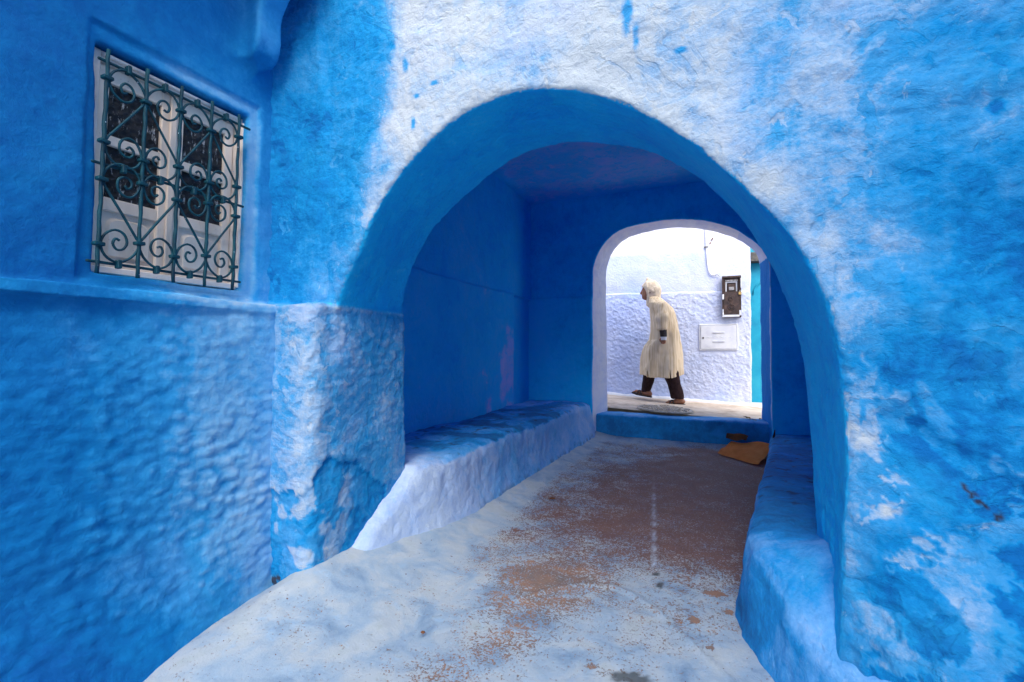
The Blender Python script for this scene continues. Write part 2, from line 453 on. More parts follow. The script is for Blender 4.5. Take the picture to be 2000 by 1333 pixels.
def paint_left(P, N):
    y, z = P[:, 1], P[:, 2]
    b = np.full(len(P), .56, np.float32)
    lowm = sstep(LEDGE+.01, LEDGE-.01, z)
    # lower wall: paler towards the inner corner, deep blue plus painted-in vignetting towards the near end
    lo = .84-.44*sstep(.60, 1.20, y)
    lo -= .20*hammered(P, f=31)*sstep(.40, .9, y)  # dabs paler, hollows deeper: dry-brushed coats, also standing in for lost shading
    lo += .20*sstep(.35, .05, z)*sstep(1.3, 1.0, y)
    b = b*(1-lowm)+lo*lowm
    upm = 1-lowm
    b += upm*(.11+.26*sstep(1.15, .6, y)+.12*sstep(1.8, 2.1, z))  # upper wall deeper near the camera and under the jetty, shade painted in
    # pale border round the window, pale sill line
    rr = np.maximum(np.abs(y-(z-1.5)*.03-.99)-.262, np.abs(z-1.53)-.375)
    ed = fbm(P, 26, 3, 24)*.010
    b -= (.26*sstep(.80, 1.0, y)+.08)*sstep(.036, .008, np.abs(rr+.004)+ed*.6)*upm
    b -= .18*sstep(.016, .008, np.abs(z-LEDGE)+ed)*sstep(.6, 1.0, y)
    b -= .16*sstep(1.24, 1.29, y)*sstep(1.6, 1.2, z)*upm
    # the corbel is chalky
    b -= .22*sstep(-1.60, -1.55, P[:, 0])*sstep(2.0, 2.1, z)
    return b
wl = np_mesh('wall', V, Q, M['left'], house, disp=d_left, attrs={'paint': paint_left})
wl.matrix_parent_inverse = Matrix.Translation(-house.location)
# the house goes on behind and above the camera: rest of the wall and the jettied upper floor carried by the corbel
box('wall_rear', -1.95, -1.605, -5.0, -.94, -.1, 5.2, M['left'], house, .01)
box('jetty', -1.95, -1.32, -5.0, 1.44, 2.63, 5.2, M['left'], house, .02)

# unseen house added to keep light out of the alley, behind the camera
nb = thing('shade_house', 'unseen tall blue house added right of the alley to shade the foreground', 'house', (2.4, -2, 0))
box('wall', 1.30, 3.5, -6.0, 1.28, -.1, 6.0, M['left'], nb, .02)
# window: cream frame, two leaves with two panes each, panels below
WX = -1.735
def ysh(z): return (z-1.5)*.03
def wbox(name, x0, x1, y0, y1, z0, z1, mat, parent, bev=.002, seg=1):
    bm = bmesh.new(); bm_box(bm, x0, x1, y0, y1, z0, z1, bev, seg)
    for v in bm.verts: v.co.y += ysh(v.co.z)
    return bm_obj(name, bm, mat, parent)
win = wbox('window', WX-.03, WX+.035, .742, .765, 1.184, 1.864, M['cream_frame'], house)
bm = bmesh.new()
for a in ((WX-.03, WX+.035, 1.210, 1.236, 1.184, 1.864), (WX-.03, WX+.035, .765, 1.210, 1.838, 1.864), (WX-.03, WX+.030, .765, 1.210, 1.184, 1.206),
          (WX-.0, WX+.048, .766, 1.209, 1.846, 1.857), (WX, WX+.048, 1.218, 1.229, 1.19, 1.845)):
    bm_box(bm, *a, bev=.003)
for v in bm.verts: v.co.y += ysh(v.co.z)
fr = bm_obj('frame', bm, M['cream_frame'], win)
for lf, (a, c) in enumerate(((.767, .985), (.989, 1.208))):
    lo, hi = 1.208, 1.836
    bm = bmesh.new()
    st = .034
    rails = [(lo, lo+.02), (1.385, 1.425), (1.590, 1.622), (hi-.05, hi)]
    bm_box(bm, WX-.012, WX+.012, a, a+st, lo, hi, .003); bm_box(bm, WX-.012, WX+.012, c-st, c, lo, hi, .003)
    for r0, r1 in rails: bm_box(bm, WX-.012, WX+.011, a+st, c-st, r0, r1, .002)
    if lf == 0: bm_box(bm, WX+.012, WX+.020, c-.010, c+.012, lo, hi, .003)      # cover strip at the meeting stiles
    for v in bm.verts: v.co.y += ysh(v.co.z)
    leaf = bm_obj('casement', bm, M['cream_wood'], win)
    for p0, p1 in ((1.425, 1.590), (1.622, hi-.05)):
        wbox('pane', WX-.006, WX-.001, a+st-.002, c-st+.002, p0-.002, p1+.002, M['glass'], win, 0)
    # raised panel with an arched head
    bm = bmesh.new(); m0, m1 = a+st-.002, c-st+.002
    bm_box(bm, WX-.008, WX-.002, m0, m1, lo+.02, 1.386, 0)
    cx, hw = (m0+m1)/2, (m1-m0)/2-.014
    prof = [(cx-hw, lo+.032), (cx+hw, lo+.032)]+[(cx+hw*math.copysign(abs(math.cos(t))**.45, math.cos(t)), 1.335+.034*math.sin(t)**.8) for t in np.linspace(0, math.pi, 11)]
    fa = bm.faces.new([bm.verts.new((WX-.002, y, z)) for y, z in prof])
    r = bmesh.ops.extrude_face_region(bm, geom=[fa]); vs = [v for v in r['geom'] if isinstance(v, bmesh.types.BMVert)]
    for v in vs:
        v.co.x += .011; v.co.y = cx+(v.co.y-cx)*.88; v.co.z = 1.29+(v.co.z-1.29)*.90
    for v in bm.verts: v.co.y += ysh(v.co.z)
    bm_obj('panel', bm, M['cream_wood'], win)
# dark room behind
wbox('backing', WX-.052, WX-.036, .75, 1.23, 1.19, 1.86, M['old_beam'], win, 0)

# wrought grille
GX = -1.632
grille = wbox('window_grille', GX-.011, GX-.003, .730, 1.215, 1.800, 1.808, M['iron'], house, .002)
BY = [.752+.103*i for i in range(5)]; ZT, ZM, ZB = 1.804, 1.496, 1.206
def gp(y, z, dx=0): return (GX+dx, y+(z-1.5)*.03, z)
for zz in (ZM, ZB): wbox('rail', GX-.011, GX-.003, .728, 1.200, zz-.004, zz+.004, M['iron'], grille, .002)
for i, y in enumerate(BY):
    bm = bmesh.new()
    pts = [gp(y+.0012*math.sin(k*1.7+i), 1.172+(1.838-1.172)*k/26) for k in range(27)]
    bm_tube(bm, pts, .0057, 7, jitter=.25); bm_obj('bar', bm, M['iron'], grille, True)
w_ = .103
def scroll_pts(sx, sy, yc, zc, Hh=.308):
    k = [(0.05, .074), (-.12, .035), (-.36, .012), (-.60, .006), (-.84, .022), (-.95, .052), (-.86, .084), (-.62, .102), (-.40, .094), (-.31, .070), (-.40, .048), (-.56, .044), (-.66, .060), (-.60, .076), (-.50, .072)]
    up = [(-x*sx if False else x, z) for x, z in k][::-1]
    dn = [(-.90, .222), (-.97, .243), (-.93, .272), (-.74, .296), (-.50, .303), (-.22, .294), (-.06, .268), (-.08, .238), (-.22, .214), (-.42, .209), (-.60, .226), (-.61, .254), (-.45, .268), (-.29, .260), (-.27, .243), (-.37, .234), (-.44, .243)]
    a = spline(up, 3); mid = [(-.06, .085), (-.45, .150)]
    b = spline(dn, 3)
    return [gp(yc+sx*x*w_, zc+sy*z) for x, z in list(map(tuple, a))+mid+list(map(tuple, b))]
for yc in (BY[1], BY[3]):
    for sx in (1, -1):
        for sy, zc in ((-1, ZT), (1, ZB)):
            bm = bmesh.new(); pts = scroll_pts(sx, sy, yc, zc)
            m = len(pts); r = [.0037]*m
            bm_tube(bm, pts, r, 6, jitter=.12); bm_obj('scroll', bm, M['iron'], grille, True)
cm = None
def collar(y, z, vert=False):
    global cm
    if cm is None:
        bm = bmesh.new(); bm_box(bm, -.010, .0115, -.013, .013, -.0055, .0055, .002)
        cm = bpy.data.meshes.new('collar'); bm.to_mesh(cm); bm.free(); cm.materials.append(M['iron'])
    o = bpy.data.objects.new('collar', cm); C.objects.link(o); o.parent = grille
    o.matrix_parent_inverse = grille.matrix_world.inverted()
    o.location = gp(y, z); o.rotation_euler = (math.pi/2 if vert else random.uniform(-.1, .1), 0, 0)
for sy, zc in ((-1, ZT), (1, ZB)):
    for i, y in enumerate(BY):
        if i % 2: collar(y, zc+sy*.074); collar(y, zc+sy*.262)
        else: collar(y, zc+sy*.052); collar(y, zc+sy*.243)
    for i in range(4):
        yy = BY[i]+w_*.5
        collar(yy, zc, True)
for i in range(4): collar(BY[i]+w_*.5, ZM, True)

# ------------------------------------------------------------------ the covered passage
passage = thing('covered_passage', 'blue passage with a wide rounded front arch and a smaller arch at its end', 'archway', (0, 1.4, 0))
def part(o):
    o.parent = passage; o.matrix_parent_inverse = Matrix.Translation(-passage.location); return o
FRONT = [(-1.402, 1.100), (-1.392, 1.122), (-1.348, 1.223), (-1.275, 1.341), (-1.201, 1.474), (-1.110, 1.590), (-0.988, 1.697), (-0.814, 1.789), (-0.615, 1.825), (-0.435, 1.793), (-0.27, 1.722), (-0.12, 1.612), (0.010, 1.487), (0.094, 1.385), (0.174, 1.285), (0.228, 1.190), (0.268, 1.088), (0.291, 0.994), (0.306, 0.876), (0.315, 0.746), (0.321, 0.54), (0.318, 0.345), (0.335, 0.134)]
REAR = [(-1.420, 1.134), (-1.38, 1.306), (-1.300, 1.453), (-1.173, 1.586), (-0.986, 1.720), (-0.823, 1.800), (-0.676, 1.835), (-0.514, 1.824), (-0.26, 1.753), (-0.105, 1.656), (-0.013, 1.573), (0.074, 1.474), (0.141, 1.372), (0.206, 1.236), (0.26, 1.076), (0.294, 0.884), (0.304, 0.776), (0.315, 0.634), (0.322, 0.475), (0.322, 0.28)]
front = [(-1.408, -.4), (-1.400, .5)]+[tuple(p) for p in spline(FRONT, 3)]+[(.36, -.4)]
rear = [(-1.408, -.4), (-1.400, .5)]+[tuple(p) for p in spline(REAR, 3)]+[(.33, -.4)]
HA = .0085
X, Y, Z, n = grid(-1.70, 1.62, .98, 2.02, -.10, 3.02, HA)
sf = poly_sd(X[:, 0], Z[0], front)[:, None, :]; sr = poly_sd(X[:, 0], Z[0], rear)[:, None, :]
t = sstep(1.40, 1.90, Y)
open_ = sf*(1-t)+sr*t
# front face: soft at the inner corner, swollen at the foot of the right pier
YF = 1.42-.075*np.exp(-(X+1.655)/.07)-.018*sstep(-1.43, -1.47, X+.02*np.sin(Z*6))
YF = YF-.10*sstep(.95, .05, Z)*sstep(.25, .6, X)
P2 = np.stack([c.ravel() for c in np.broadcast_arrays(X, np.float32(3), Z)], 1)
nz = fbm(P2, 1.7, 2, 41).reshape(n[0], 1, n[2])
YF = YF+.03*nz*sstep(-.9, .4, X)
# blisters and sagging coats on the right pier: ridge lines running down to the right
r1 = Z-(.80-.62*(X-.36)-.01*np.sin(X*40)); r2 = Z-(.58-.30*(X-.33))
YF = YF-.022*sstep(0, .05, r1)*sstep(.34, .42, X)*sstep(.55, .25, r1)-.030*sstep(.02, -.05, r2)*sstep(.30, .40, X)
F = np.maximum(YF-Y, Y-1.90)
F = smax(np.broadcast_to(F, n), -open_, .022)
pier = np.maximum(np.maximum(X+1.397-.008*np.sin(Z*9), 1.300-Y), np.maximum(Y-1.885, Z-LEDGE-.004*np.sin(X*30)))
pier = np.broadcast_to(pier, n)
pier = smax(pier, np.broadcast_to(smax(1.300-Y, X+1.397, .085), n), .01)
F = smin(F, pier, .018)
# swollen foot of the right pier
def ell(cx, cy, cz, a, b, c): return (np.sqrt(((X-cx)/a)**2+((Y-cy)/b)**2+((Z-cz)/c)**2)-1)*min(a, b, c)
F = smin(F, ell(.62, 1.42, .10, .30, .24, .34), .16)
F = smin(F, ell(.50, 1.42, .52, .14, .045, .12), .08)
F = smin(F, ell(.78, 1.40, .46, .13, .06, .10), .08)
F = smin(F, ell(.325, 1.50, 1.02, .018, .075, .05), .04)
F = np.maximum(F, np.broadcast_to(np.maximum(np.maximum(-1.68-X, X-1.6), np.maximum(-.08-Z, Z-3.0)), n))
F = pad(F, .01)
V, Q = surface_nets(F, (-1.70, .98, -.10), HA)
def patch(P, r=0):
    """the old blue patch at the foot of the left pier"""
    q = np.stack([P[:, 1], P[:, 2]], 1)
    poly = [(1.20, .0), (1.28, .36), (1.33, .43), (1.36, .49), (1.40, .53), (1.46, .49), (1.54, .47), (1.64, .40), (1.74, .32), (1.73, .22), (1.62, .15), (1.5, .03), (1.4, -.1)]
    d = poly_sd(q[:, 0], q[:, 1], poly)
    return d+fbm(P, 18, 5, 61, .6)*.016
def on_left_pier(P): return sstep(-1.30, -1.36, P[:, 0])*sstep(LEDGE+.01, LEDGE-.015, P[:, 2])
def d_arch(P, N):
    x, y, z = P.T
    frontf = sstep(.35, .8, -N[:, 1])
    pl = on_left_pier(P)
    pin = sstep(.006, -.006, patch(P))*pl
    d = hammered(P+np.array([0, 0, .3], np.float32), f=30, seed=9)*.0058*pl*(1-.5*pin)*np.maximum(frontf, sstep(.3, .8, np.abs(N[:, 0])))
    d += pin*(-.007+.0045*fbm(P, 30, 3, 71))
    right = sstep(.1, .6, x)*frontf
    d += fbm(P, 4, 3, 31)*.007
    # trowelled, flaking plaster: terraces with crisp lips
    tz = fbm(P*np.array([1, 1, 1.3], np.float32), 4.2, 4, 35, .55, warp=1.0)
    ter = (np.floor(tz*3)+sstep(.86, 1, (tz*3) % 1))/3
    d += ter*(.0055+.006*right)*frontf*sstep(1.12, 1.18, z+10*(x > -1.3))
    d += fbm(P*np.array([1, 1, 2.2], np.float32), 24, 3, 37)*(.0016+.0016*right)*frontf
    lower = sstep(.75, .35, z)*sstep(.2, .4, x)
    d += lower*fbm(P, 17, 3, 39, warp=.6)*.009
    # ragged edge of the arch
    edge = sstep(.25, .6, np.abs(N[:, 1]))*sstep(.95, .6, np.abs(N[:, 1]))
    d += edge*fbm(P, 30, 2, 43)*.006
    return d
def paint_arch(P, N):
    x, y, z = P.T
    b = np.full(len(P), .5, np.float32)
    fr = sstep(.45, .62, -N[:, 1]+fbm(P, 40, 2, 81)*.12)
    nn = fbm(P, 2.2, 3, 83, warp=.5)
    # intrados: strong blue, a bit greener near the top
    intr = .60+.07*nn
    # facade: almost white over the arch, bluer to the right and low down
    f = .02+.05*nn+.10*sstep(.05, .3, fbm(P, 2.6, 4, 94, .6, warp=.5))
    f = f+.20*sstep(-.25, .25, x)+.30*sstep(-.02, .54, x+.34*nn)
    f += .06*sstep(1.5, .9, z)*sstep(0, .3, x)+.32*sstep(.95, .5, z)*sstep(.25, .4, x)+.08*sstep(.3, .5, x)  # lower right deeper: vignetting and weaker light put into the paint
    f += .22*fbm(P*np.array([1, 1, .25], np.float32), 9, 3, 84)*sstep(.2, .45, x)*sstep(1.6, 1.2, z)*sstep(.6, .8, z)+.16*fbm(P, 3.5, 4, 82, .6, warp=.6)*sstep(.15, .4, x)
    # white blotches over the lower right
    bl = sstep(.12, .24, fbm(P, 6.5, 6, 85, .68, warp=.9))
    f -= bl*.38*sstep(.95, .6, z)*sstep(.28, .36, x)
    bl2 = sstep(.16, .42, fbm(P*np.array([1, 1, .6], np.float32), 3.6, 6, 87, .68, warp=.9))
    f -= bl2*.34*sstep(.2, .35, x)*sstep(.5, .6, z)*sstep(.62, .48, x)*sstep(1.15, 1.0, z)
    # strip along the right arch edge stays pale
    f -= .24*np.exp(-((poly_sd(x, z, front)-.05)/.055)**2)*sstep(.80, 1.1, z)*sstep(-.1, .2, x)
    # old drips and knocks showing the deeper coat
    jit = .5*fbm(P, 24, 3, 93)
    for cx, cz, a, h_ in ((-1.119, 2.117, .016, .018), (-1.059, 2.03, .014, .03), (-1.020, 1.80, .010, .035), (-1.005, 1.895, .016, .012), (-.23, 1.97, .016, .07), (-.205, 1.90, .008, .05), (.605, 1.51, .02, .018), (-.08, 1.83, .02, .010), (-.93, 1.93, .02, .008)):
        f += .50*sstep(1.3, .5, np.sqrt(((x-cx)/a)**2+((z-cz)/h_)**2)+jit)
    # left shoulder: blue paint deepened for the overhang's shadow, between corner and arch
    edge = -1.20+.10*(z-1.5)+.09*fbm(P, 4, 4, 89)
    sh = sstep(.13, -.12, x-edge)*sstep(2.2, 2.0, z+.0*x)
    f = f*(1-sh)+(.82-.12*sstep(-1.5, -1.25, x)+.05*nn-.18*sstep(1.45, 1.2, z)*sstep(-1.62, -1.45, x))*sh
    top = sstep(1.9, 2.02, z)*sstep(-1.05, -1.22, x+.05*nn)  # dark top left: the overhang's shadow mixed into the blue
    f = f*(1-top)+.74*top
    pl = on_left_pier(P)
    rv = sstep(.3, .8, N[:, 0])
    pf = .46+.10*rv-.20*hammered(P+np.array([0, 0, .3], np.float32), f=30, seed=9)  # pier dabs paler and hollows deeper too, shading painted with the coats
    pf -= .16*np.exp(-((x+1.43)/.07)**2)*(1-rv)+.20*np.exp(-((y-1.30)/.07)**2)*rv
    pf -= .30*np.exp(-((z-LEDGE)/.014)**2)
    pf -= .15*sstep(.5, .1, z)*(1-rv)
    p_ = sstep(.005, -.005, patch(P))
    pin = .70+.25*np.exp(-(patch(P)/.012)**2)-.42*sstep(.10, .35, fbm(P, 9, 3, 91, warp=.4))*sstep(1.62, 1.42, y)-.25*sstep(.1, .0, z)*sstep(1.4, 1.5, y)
    pf = pf*(1-p_)+pin*p_
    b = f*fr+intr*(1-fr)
    return b*(1-pl)+pf*pl
def dirt_arch(P, N):
    x, y, z = P.T; s_ = 0; jit = .55*fbm(P, 45, 3, 95)
    for cx, cz, r in ((.522, .636, .006), (.532, .626, .007), (.545, .610, .008), (.556, .600, .005), (.576, .582, .008), (.469, .641, .004), (.589, .336, .014), (.600, .318, .010), (-1.590, .035, .020), (-1.57, .05, .014), (-1.52, .022, .016)):
        s_ = s_+sstep(1.3, .8, np.hypot(x-cx, z-cz)/r+jit)*(y < 1.42)
    return np.clip(s_, 0, 1)*.9
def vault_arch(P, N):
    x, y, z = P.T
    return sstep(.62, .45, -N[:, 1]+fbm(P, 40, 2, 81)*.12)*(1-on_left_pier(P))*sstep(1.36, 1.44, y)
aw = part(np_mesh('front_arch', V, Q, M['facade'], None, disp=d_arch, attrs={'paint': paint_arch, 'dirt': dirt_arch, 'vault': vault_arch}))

# inner walls
HI = .014
def slab(name, x0, x1, y0, y1, z0, z1, shape, paint, mat, disp=None, h=HI):
    X, Y, Z, n = grid(x0-.04, x1+.04, y0-.04, y1+.04, z0-.04, z1+.04, h)
    F = np.broadcast_to(shape(X, Y, Z), n)
    F = np.maximum(F, np.broadcast_to(np.maximum(np.maximum(np.maximum(x0-X, X-x1), np.maximum(y0-Y, Y-y1)), np.maximum(z0-Z, Z-z1)), n))
    V, Q = surface_nets(pad(F, .01), (x0-.04, y0-.04, z0-.04), h)
    return part(np_mesh(name, V, Q, mat, None, disp=disp or (lambda P, N: fbm(P, 3, 3, 51)*.009+fbm(P, 18, 3, 53)*.0022), attrs={'paint': paint}))
def inner_left(X, Y, Z):
    face = np.where(Z < 1.50+.006*(Y-2), -1.845, -1.872)-.05*sstep(4.30, 4.38, Y)*(Z < 1.50)
    return X-face-.0*Y
def p_il(P, N):
    x, y, z = P.T; nn = fbm(P, 2, 3, 55, warp=.6)
    b = .76+.12*nn+.05*sstep(1.5, 1.52, z)-.10*sstep(.9, .4, z)*sstep(0, .4, nn+.2)
    b -= .05*sstep(3.6, 2.2, y)
    lav = sstep(-.1, .8, 1.1-((y-4.25)/.50)**2-((z-.60)/.60)**2+.9*fbm(P, 3.2, 4, 56, .6))  # pale patch of street light through the far arch, painted on the wall
    return b-.42*lav*sstep(4.33, 4.28, y)
slab('side_wall', -2.06, -1.80, 1.88, 4.90, -.1, 2.75, inner_left, p_il, M['inner'])
slab('side_wall', .80, 1.05, 1.88, 4.90, -.1, 2.75, lambda X, Y, Z: .83-X+0*Y+0*Z, lambda P, N: np.full(len(P), .9), M['inner'])
def p_ceil(P, N):
    return .50+.14*fbm(P, 1.5, 3, 57)+.30*sstep(.12, .0, np.minimum(P[:, 0]+1.87, 4.87-P[:, 1]))
slab('ceiling', -2.06, 1.05, 1.88, 5.25, 2.60, 2.84, lambda X, Y, Z: 2.615-Z+0*X+.01*np.sin(X*3)*np.sin(Y*2)-.05*np.exp(-np.minimum(X+1.87, 4.86-Y)/.05), p_ceil, M['inner'], h=.018)
FF = [(-1.182, .1), (-1.176, 0.8), (-1.171, 1.626), (-1.159, 1.845), (-1.065, 2.056), (-0.876, 2.201), (-0.616, 2.258), (-0.271, 2.256), (0.009, 2.194), (0.231, 2.091), (0.394, 1.949), (0.485, 1.773), (0.497, 1.535), (0.500, 0.7), (.505, .1)]
FR = [(-1.073, .1), (-1.078, 0.8), (-1.085, 1.666), (-1.072, 1.897), (-0.997, 2.065), (-0.827, 2.193), (-0.553, 2.246), (-0.291, 2.244), (0.009, 2.180), (0.247, 2.066), (0.385, 1.947), (0.443, 1.823), (0.450, 1.582), (.448, .7), (.448, .1)]
ff = [(-1.182, -.5)]+[tuple(p) for p in spline(FF, 3)]+[(.505, -.5)]
fr_ = [(-1.073, -.5)]+[tuple(p) for p in spline(FR, 3)]+[(.448, -.5)]
def backw(X, Y, Z):
    a = poly_sd(X[:, 0], Z[0], ff)[:, None, :]; c = poly_sd(X[:, 0], Z[0], fr_)[:, None, :]
    t = np.clip((Y-4.86)/.34, 0, 1)
    face = 4.86-.012*(Z < 1.52)-.006*np.sin(X*5)*np.sin(Z*4)
    return smax(np.maximum(face-Y, Y-5.2), -(a*(1-t)+c*t), .02)
def p_back(P, N):
    x, y, z = P.T; nn = fbm(P, 2, 3, 58, warp=.6)
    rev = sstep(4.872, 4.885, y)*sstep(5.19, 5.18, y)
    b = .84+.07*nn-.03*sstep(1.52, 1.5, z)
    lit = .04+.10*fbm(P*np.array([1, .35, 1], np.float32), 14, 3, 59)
    lit = lit*(x < .25)+(1.1)*(x >= .25)  # whitewashed left reveal painted as lit, right jamb as shaded
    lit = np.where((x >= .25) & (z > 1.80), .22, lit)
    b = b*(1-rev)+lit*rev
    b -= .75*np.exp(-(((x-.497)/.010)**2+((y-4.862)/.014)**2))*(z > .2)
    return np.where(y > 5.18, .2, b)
M['inner_far'] = blue_plaster('far_arch_limewash', amp=.24, streak=.1, ramp=[(0, (.80, .80, .88)), (.3, (.50, .57, .84)), (.55, (.06, .42, .84)), (.8, (.002, .44, .88)), (1, (.001, .22, .68))], chips=.25, turq=.1, bump=.6)
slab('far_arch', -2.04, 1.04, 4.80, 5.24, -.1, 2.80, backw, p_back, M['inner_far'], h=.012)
slab('threshold', -1.22, .53, 4.93, 5.20, -.1, .262, lambda X, Y, Z: smax(4.955+.006*np.sin(X*7)-Y+0*X, Z-.256+.0*X-.006*np.sin(X*5), .03), lambda P, N: .88+.12*fbm(P, 5, 3, 60)-.30*sstep(.235, .26, P[:, 2]), M['bench'], h=.010)
box('roof', -2.10, 1.63, 1.86, 5.22, 2.846, 3.02, M['far'], passage, .01)

# ------------------------------------------------------------------ benches
def bench(name, label, foot, top, batter, paint, grp, x0, x1, y0, y1, z1, sea, k=.05):
    X, Y, Z, n = grid(x0, x1, y0, y1, -.1, z1, .011)
    pd = poly_sd(X[:, :, 0], Y[:, :, 0], foot)[:, :, None]
    F = smax(np.broadcast_to(pd-batter(Z, Y), n), np.broadcast_to(Z-top(X, Y), n), k)
    F = np.maximum(F, np.broadcast_to(-.08-Z, n))
    V, Q = surface_nets(pad(F, .01), (x0, y0, -.1), .011)
    def seam(P, N):
        s_ = sstep(.07, .0, P[:, 2]-.03)*sstep(1.9, 2.6, P[:, 1])*sstep(-.1, .5, fbm(P, 12, 4, sea+4, .6))*.55
        s_ += .6*sstep(.45, .6, fbm(P, 16, 4, sea+5, .6))*sstep(.3, .8, N[:, 2])*sstep(1.9, 2.4, P[:, 1])
        return np.clip(s_, 0, .8)
    o = np_mesh(name, V, Q, M['bench'], None, disp=lambda P, N: fbm(P, 5, 3, sea)*.010+fbm(P, 22, 3, sea+2)*.0028, attrs={'paint': paint, 'dirt': seam})
    return tag(o, label, 'bench', grp)
def lt(X, Y): return .392-.008*np.sin(Y*4)-.26*np.clip((1.90-Y)/.36, 0, 1.2)+0*X
def lbat(Z, Y): return .07*np.clip(1-Z/.36, 0, 1)**2.2+0*Y
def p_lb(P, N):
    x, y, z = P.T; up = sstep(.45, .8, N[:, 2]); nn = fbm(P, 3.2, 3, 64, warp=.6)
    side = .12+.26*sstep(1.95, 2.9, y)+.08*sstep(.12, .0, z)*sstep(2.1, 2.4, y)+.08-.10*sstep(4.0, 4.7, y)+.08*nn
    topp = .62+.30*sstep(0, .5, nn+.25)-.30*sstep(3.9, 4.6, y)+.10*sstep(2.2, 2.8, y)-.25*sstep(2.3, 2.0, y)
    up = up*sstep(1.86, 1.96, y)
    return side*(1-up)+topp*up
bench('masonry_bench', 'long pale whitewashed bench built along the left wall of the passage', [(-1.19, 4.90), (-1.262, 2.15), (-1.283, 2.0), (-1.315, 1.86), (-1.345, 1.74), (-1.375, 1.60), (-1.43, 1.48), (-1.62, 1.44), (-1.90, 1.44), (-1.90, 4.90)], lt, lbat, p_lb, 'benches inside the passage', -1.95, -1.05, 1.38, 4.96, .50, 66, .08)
def rt(X, Y): return .315-.13*sstep(1.9, 4.6, Y)-.20*sstep(1.72, 1.25, Y)+.10*sstep(.05, .35, X-.1)*sstep(1.9, 1.6, Y)
def rbat(Z, Y): return .03*np.clip(1-Z/.3, 0, 1)**2+0*Y
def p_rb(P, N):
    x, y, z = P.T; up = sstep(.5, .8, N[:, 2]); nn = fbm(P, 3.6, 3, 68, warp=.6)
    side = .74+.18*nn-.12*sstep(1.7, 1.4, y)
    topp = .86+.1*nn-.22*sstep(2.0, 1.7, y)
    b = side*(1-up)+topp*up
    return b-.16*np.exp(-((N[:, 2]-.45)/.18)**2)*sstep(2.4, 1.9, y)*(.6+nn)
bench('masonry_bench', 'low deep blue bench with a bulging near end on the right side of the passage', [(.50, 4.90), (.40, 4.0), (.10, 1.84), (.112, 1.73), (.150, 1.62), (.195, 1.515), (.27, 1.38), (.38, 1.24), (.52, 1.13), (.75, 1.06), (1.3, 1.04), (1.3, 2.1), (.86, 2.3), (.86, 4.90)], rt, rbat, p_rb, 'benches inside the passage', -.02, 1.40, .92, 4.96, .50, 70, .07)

# ------------------------------------------------------------------ ground
def sheet(name, x0, x1, y0, y1, h, zf, mat, attrs, kind='structure', label=None):
    xs = np.arange(x0, x1+h/2, h, dtype=np.float32); ys = np.arange(y0, y1+h/2, h, dtype=np.float32)
    XX, YY = np.meshgrid(xs, ys, indexing='ij'); P = np.stack([XX.ravel(), YY.ravel(), np.zeros(XX.size, np.float32)], 1)
    P[:, 2] = zf(P)
    idx = np.arange(XX.size).reshape(XX.shape)
    Q = np.stack([idx[:-1, :-1].ravel(), idx[1:, :-1].ravel(), idx[1:, 1:].ravel(), idx[:-1, 1:].ravel()], 1)
    o = np_mesh(name, P, Q, mat, None, attrs=attrs); tag(o, label, kind=kind); return o
def zfl(P):
    x, y = P[:, 0], P[:, 1]
    z = fbm(P, 1.6, 3, 73)*.006+fbm(P, 9, 4, 75, .6)*.0030+fbm(P, 34, 2, 76)*.0014
    z += .115*np.clip((-.95-x)/.45, 0, 1)**1.3*sstep(-1.66, -1.42, x)*np.clip((y-.75)/.6, 0, 1)
    z += .03*sstep(4.8, 4.95, y)
    # raised trowel scar across the middle
    z += .009*np.exp(-((y-(1.62+.25*np.sin((x+.7)*5)))/.012)**2)*sstep(.6, .3, np.abs(x+.35))
    return z
def p_fl(P, N):
    x, y = P[:, 0], P[:, 1]; nn = fbm(P, 1.8, 4, 77, warp=.7)
    b = 1.02-.36*sstep(-1.25, -.65, x-.20*(y-2.0)+.3*nn)*sstep(1.3, 2.0, y+.25*nn)-.46*sstep(1.95, 2.6, y+.15*nn+.25*(x+.6))*sstep(-1.22, -1.0, x-.08*nn)
    # worn red strip running towards the camera
    red = np.exp(-((x+.62-.10*(y-1.5)+.10*nn)/.17)**2)*sstep(2.3, 1.9, y+.2*nn)
    b = b-.40*red*sstep(.2, .6, b)
    b += .42*sstep(-.42, -.28, x+.1*nn)*sstep(2.3, 1.6, y)*sstep(.8, .3, b)
    for cx, cy, r in ((-.065, 1.757, .022), (.053, 1.86, .02), (-.017, 1.617, .014), (-.34, 1.375, .018), (.0, 1.97, .024), (.02, 1.985, .014), (-.75, 1.95, .012), (-.95, 2.25, .018)):
        b -= .8*sstep(1.3, .6, np.hypot((x-cx)/1.4, y-cy)/(r*.75)+.6*fbm(P, 34, 3, 78))
    b += .45*np.exp(-((y-4.92)/.14)**2)
    b += .40*sstep(-1.05, -1.2, x-.02*y)*sstep(1.2, 2, y)
    return b
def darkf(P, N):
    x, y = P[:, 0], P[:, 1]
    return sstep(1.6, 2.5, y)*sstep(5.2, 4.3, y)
def stainf(P, N):
    q = P[:, :2]; s = 0
    for cx, cy, a, b in ((-.218, 1.372, .058, .024), (-.20, 1.95, .012, .03), (-.22, 2.05, .01, .02)):
        s = s+sstep(1.15, .85, np.sqrt(((q[:, 0]-cx)/a)**2+((q[:, 1]-cy)/b)**2)+fbm(P, 40, 3, 79)*.5)
    return np.clip(s, 0, 1)*.85
def brushf(P, N):
    x, y = P[:, 0], P[:, 1]
    cx = -.24-.112*(y-2.13)
    return np.exp(-((x-cx)/.009)**2)*sstep(2.08, 2.15, y)*sstep(3.9, 2.6, y)*(.34+.5*fbm(P, 22, 3, 80))
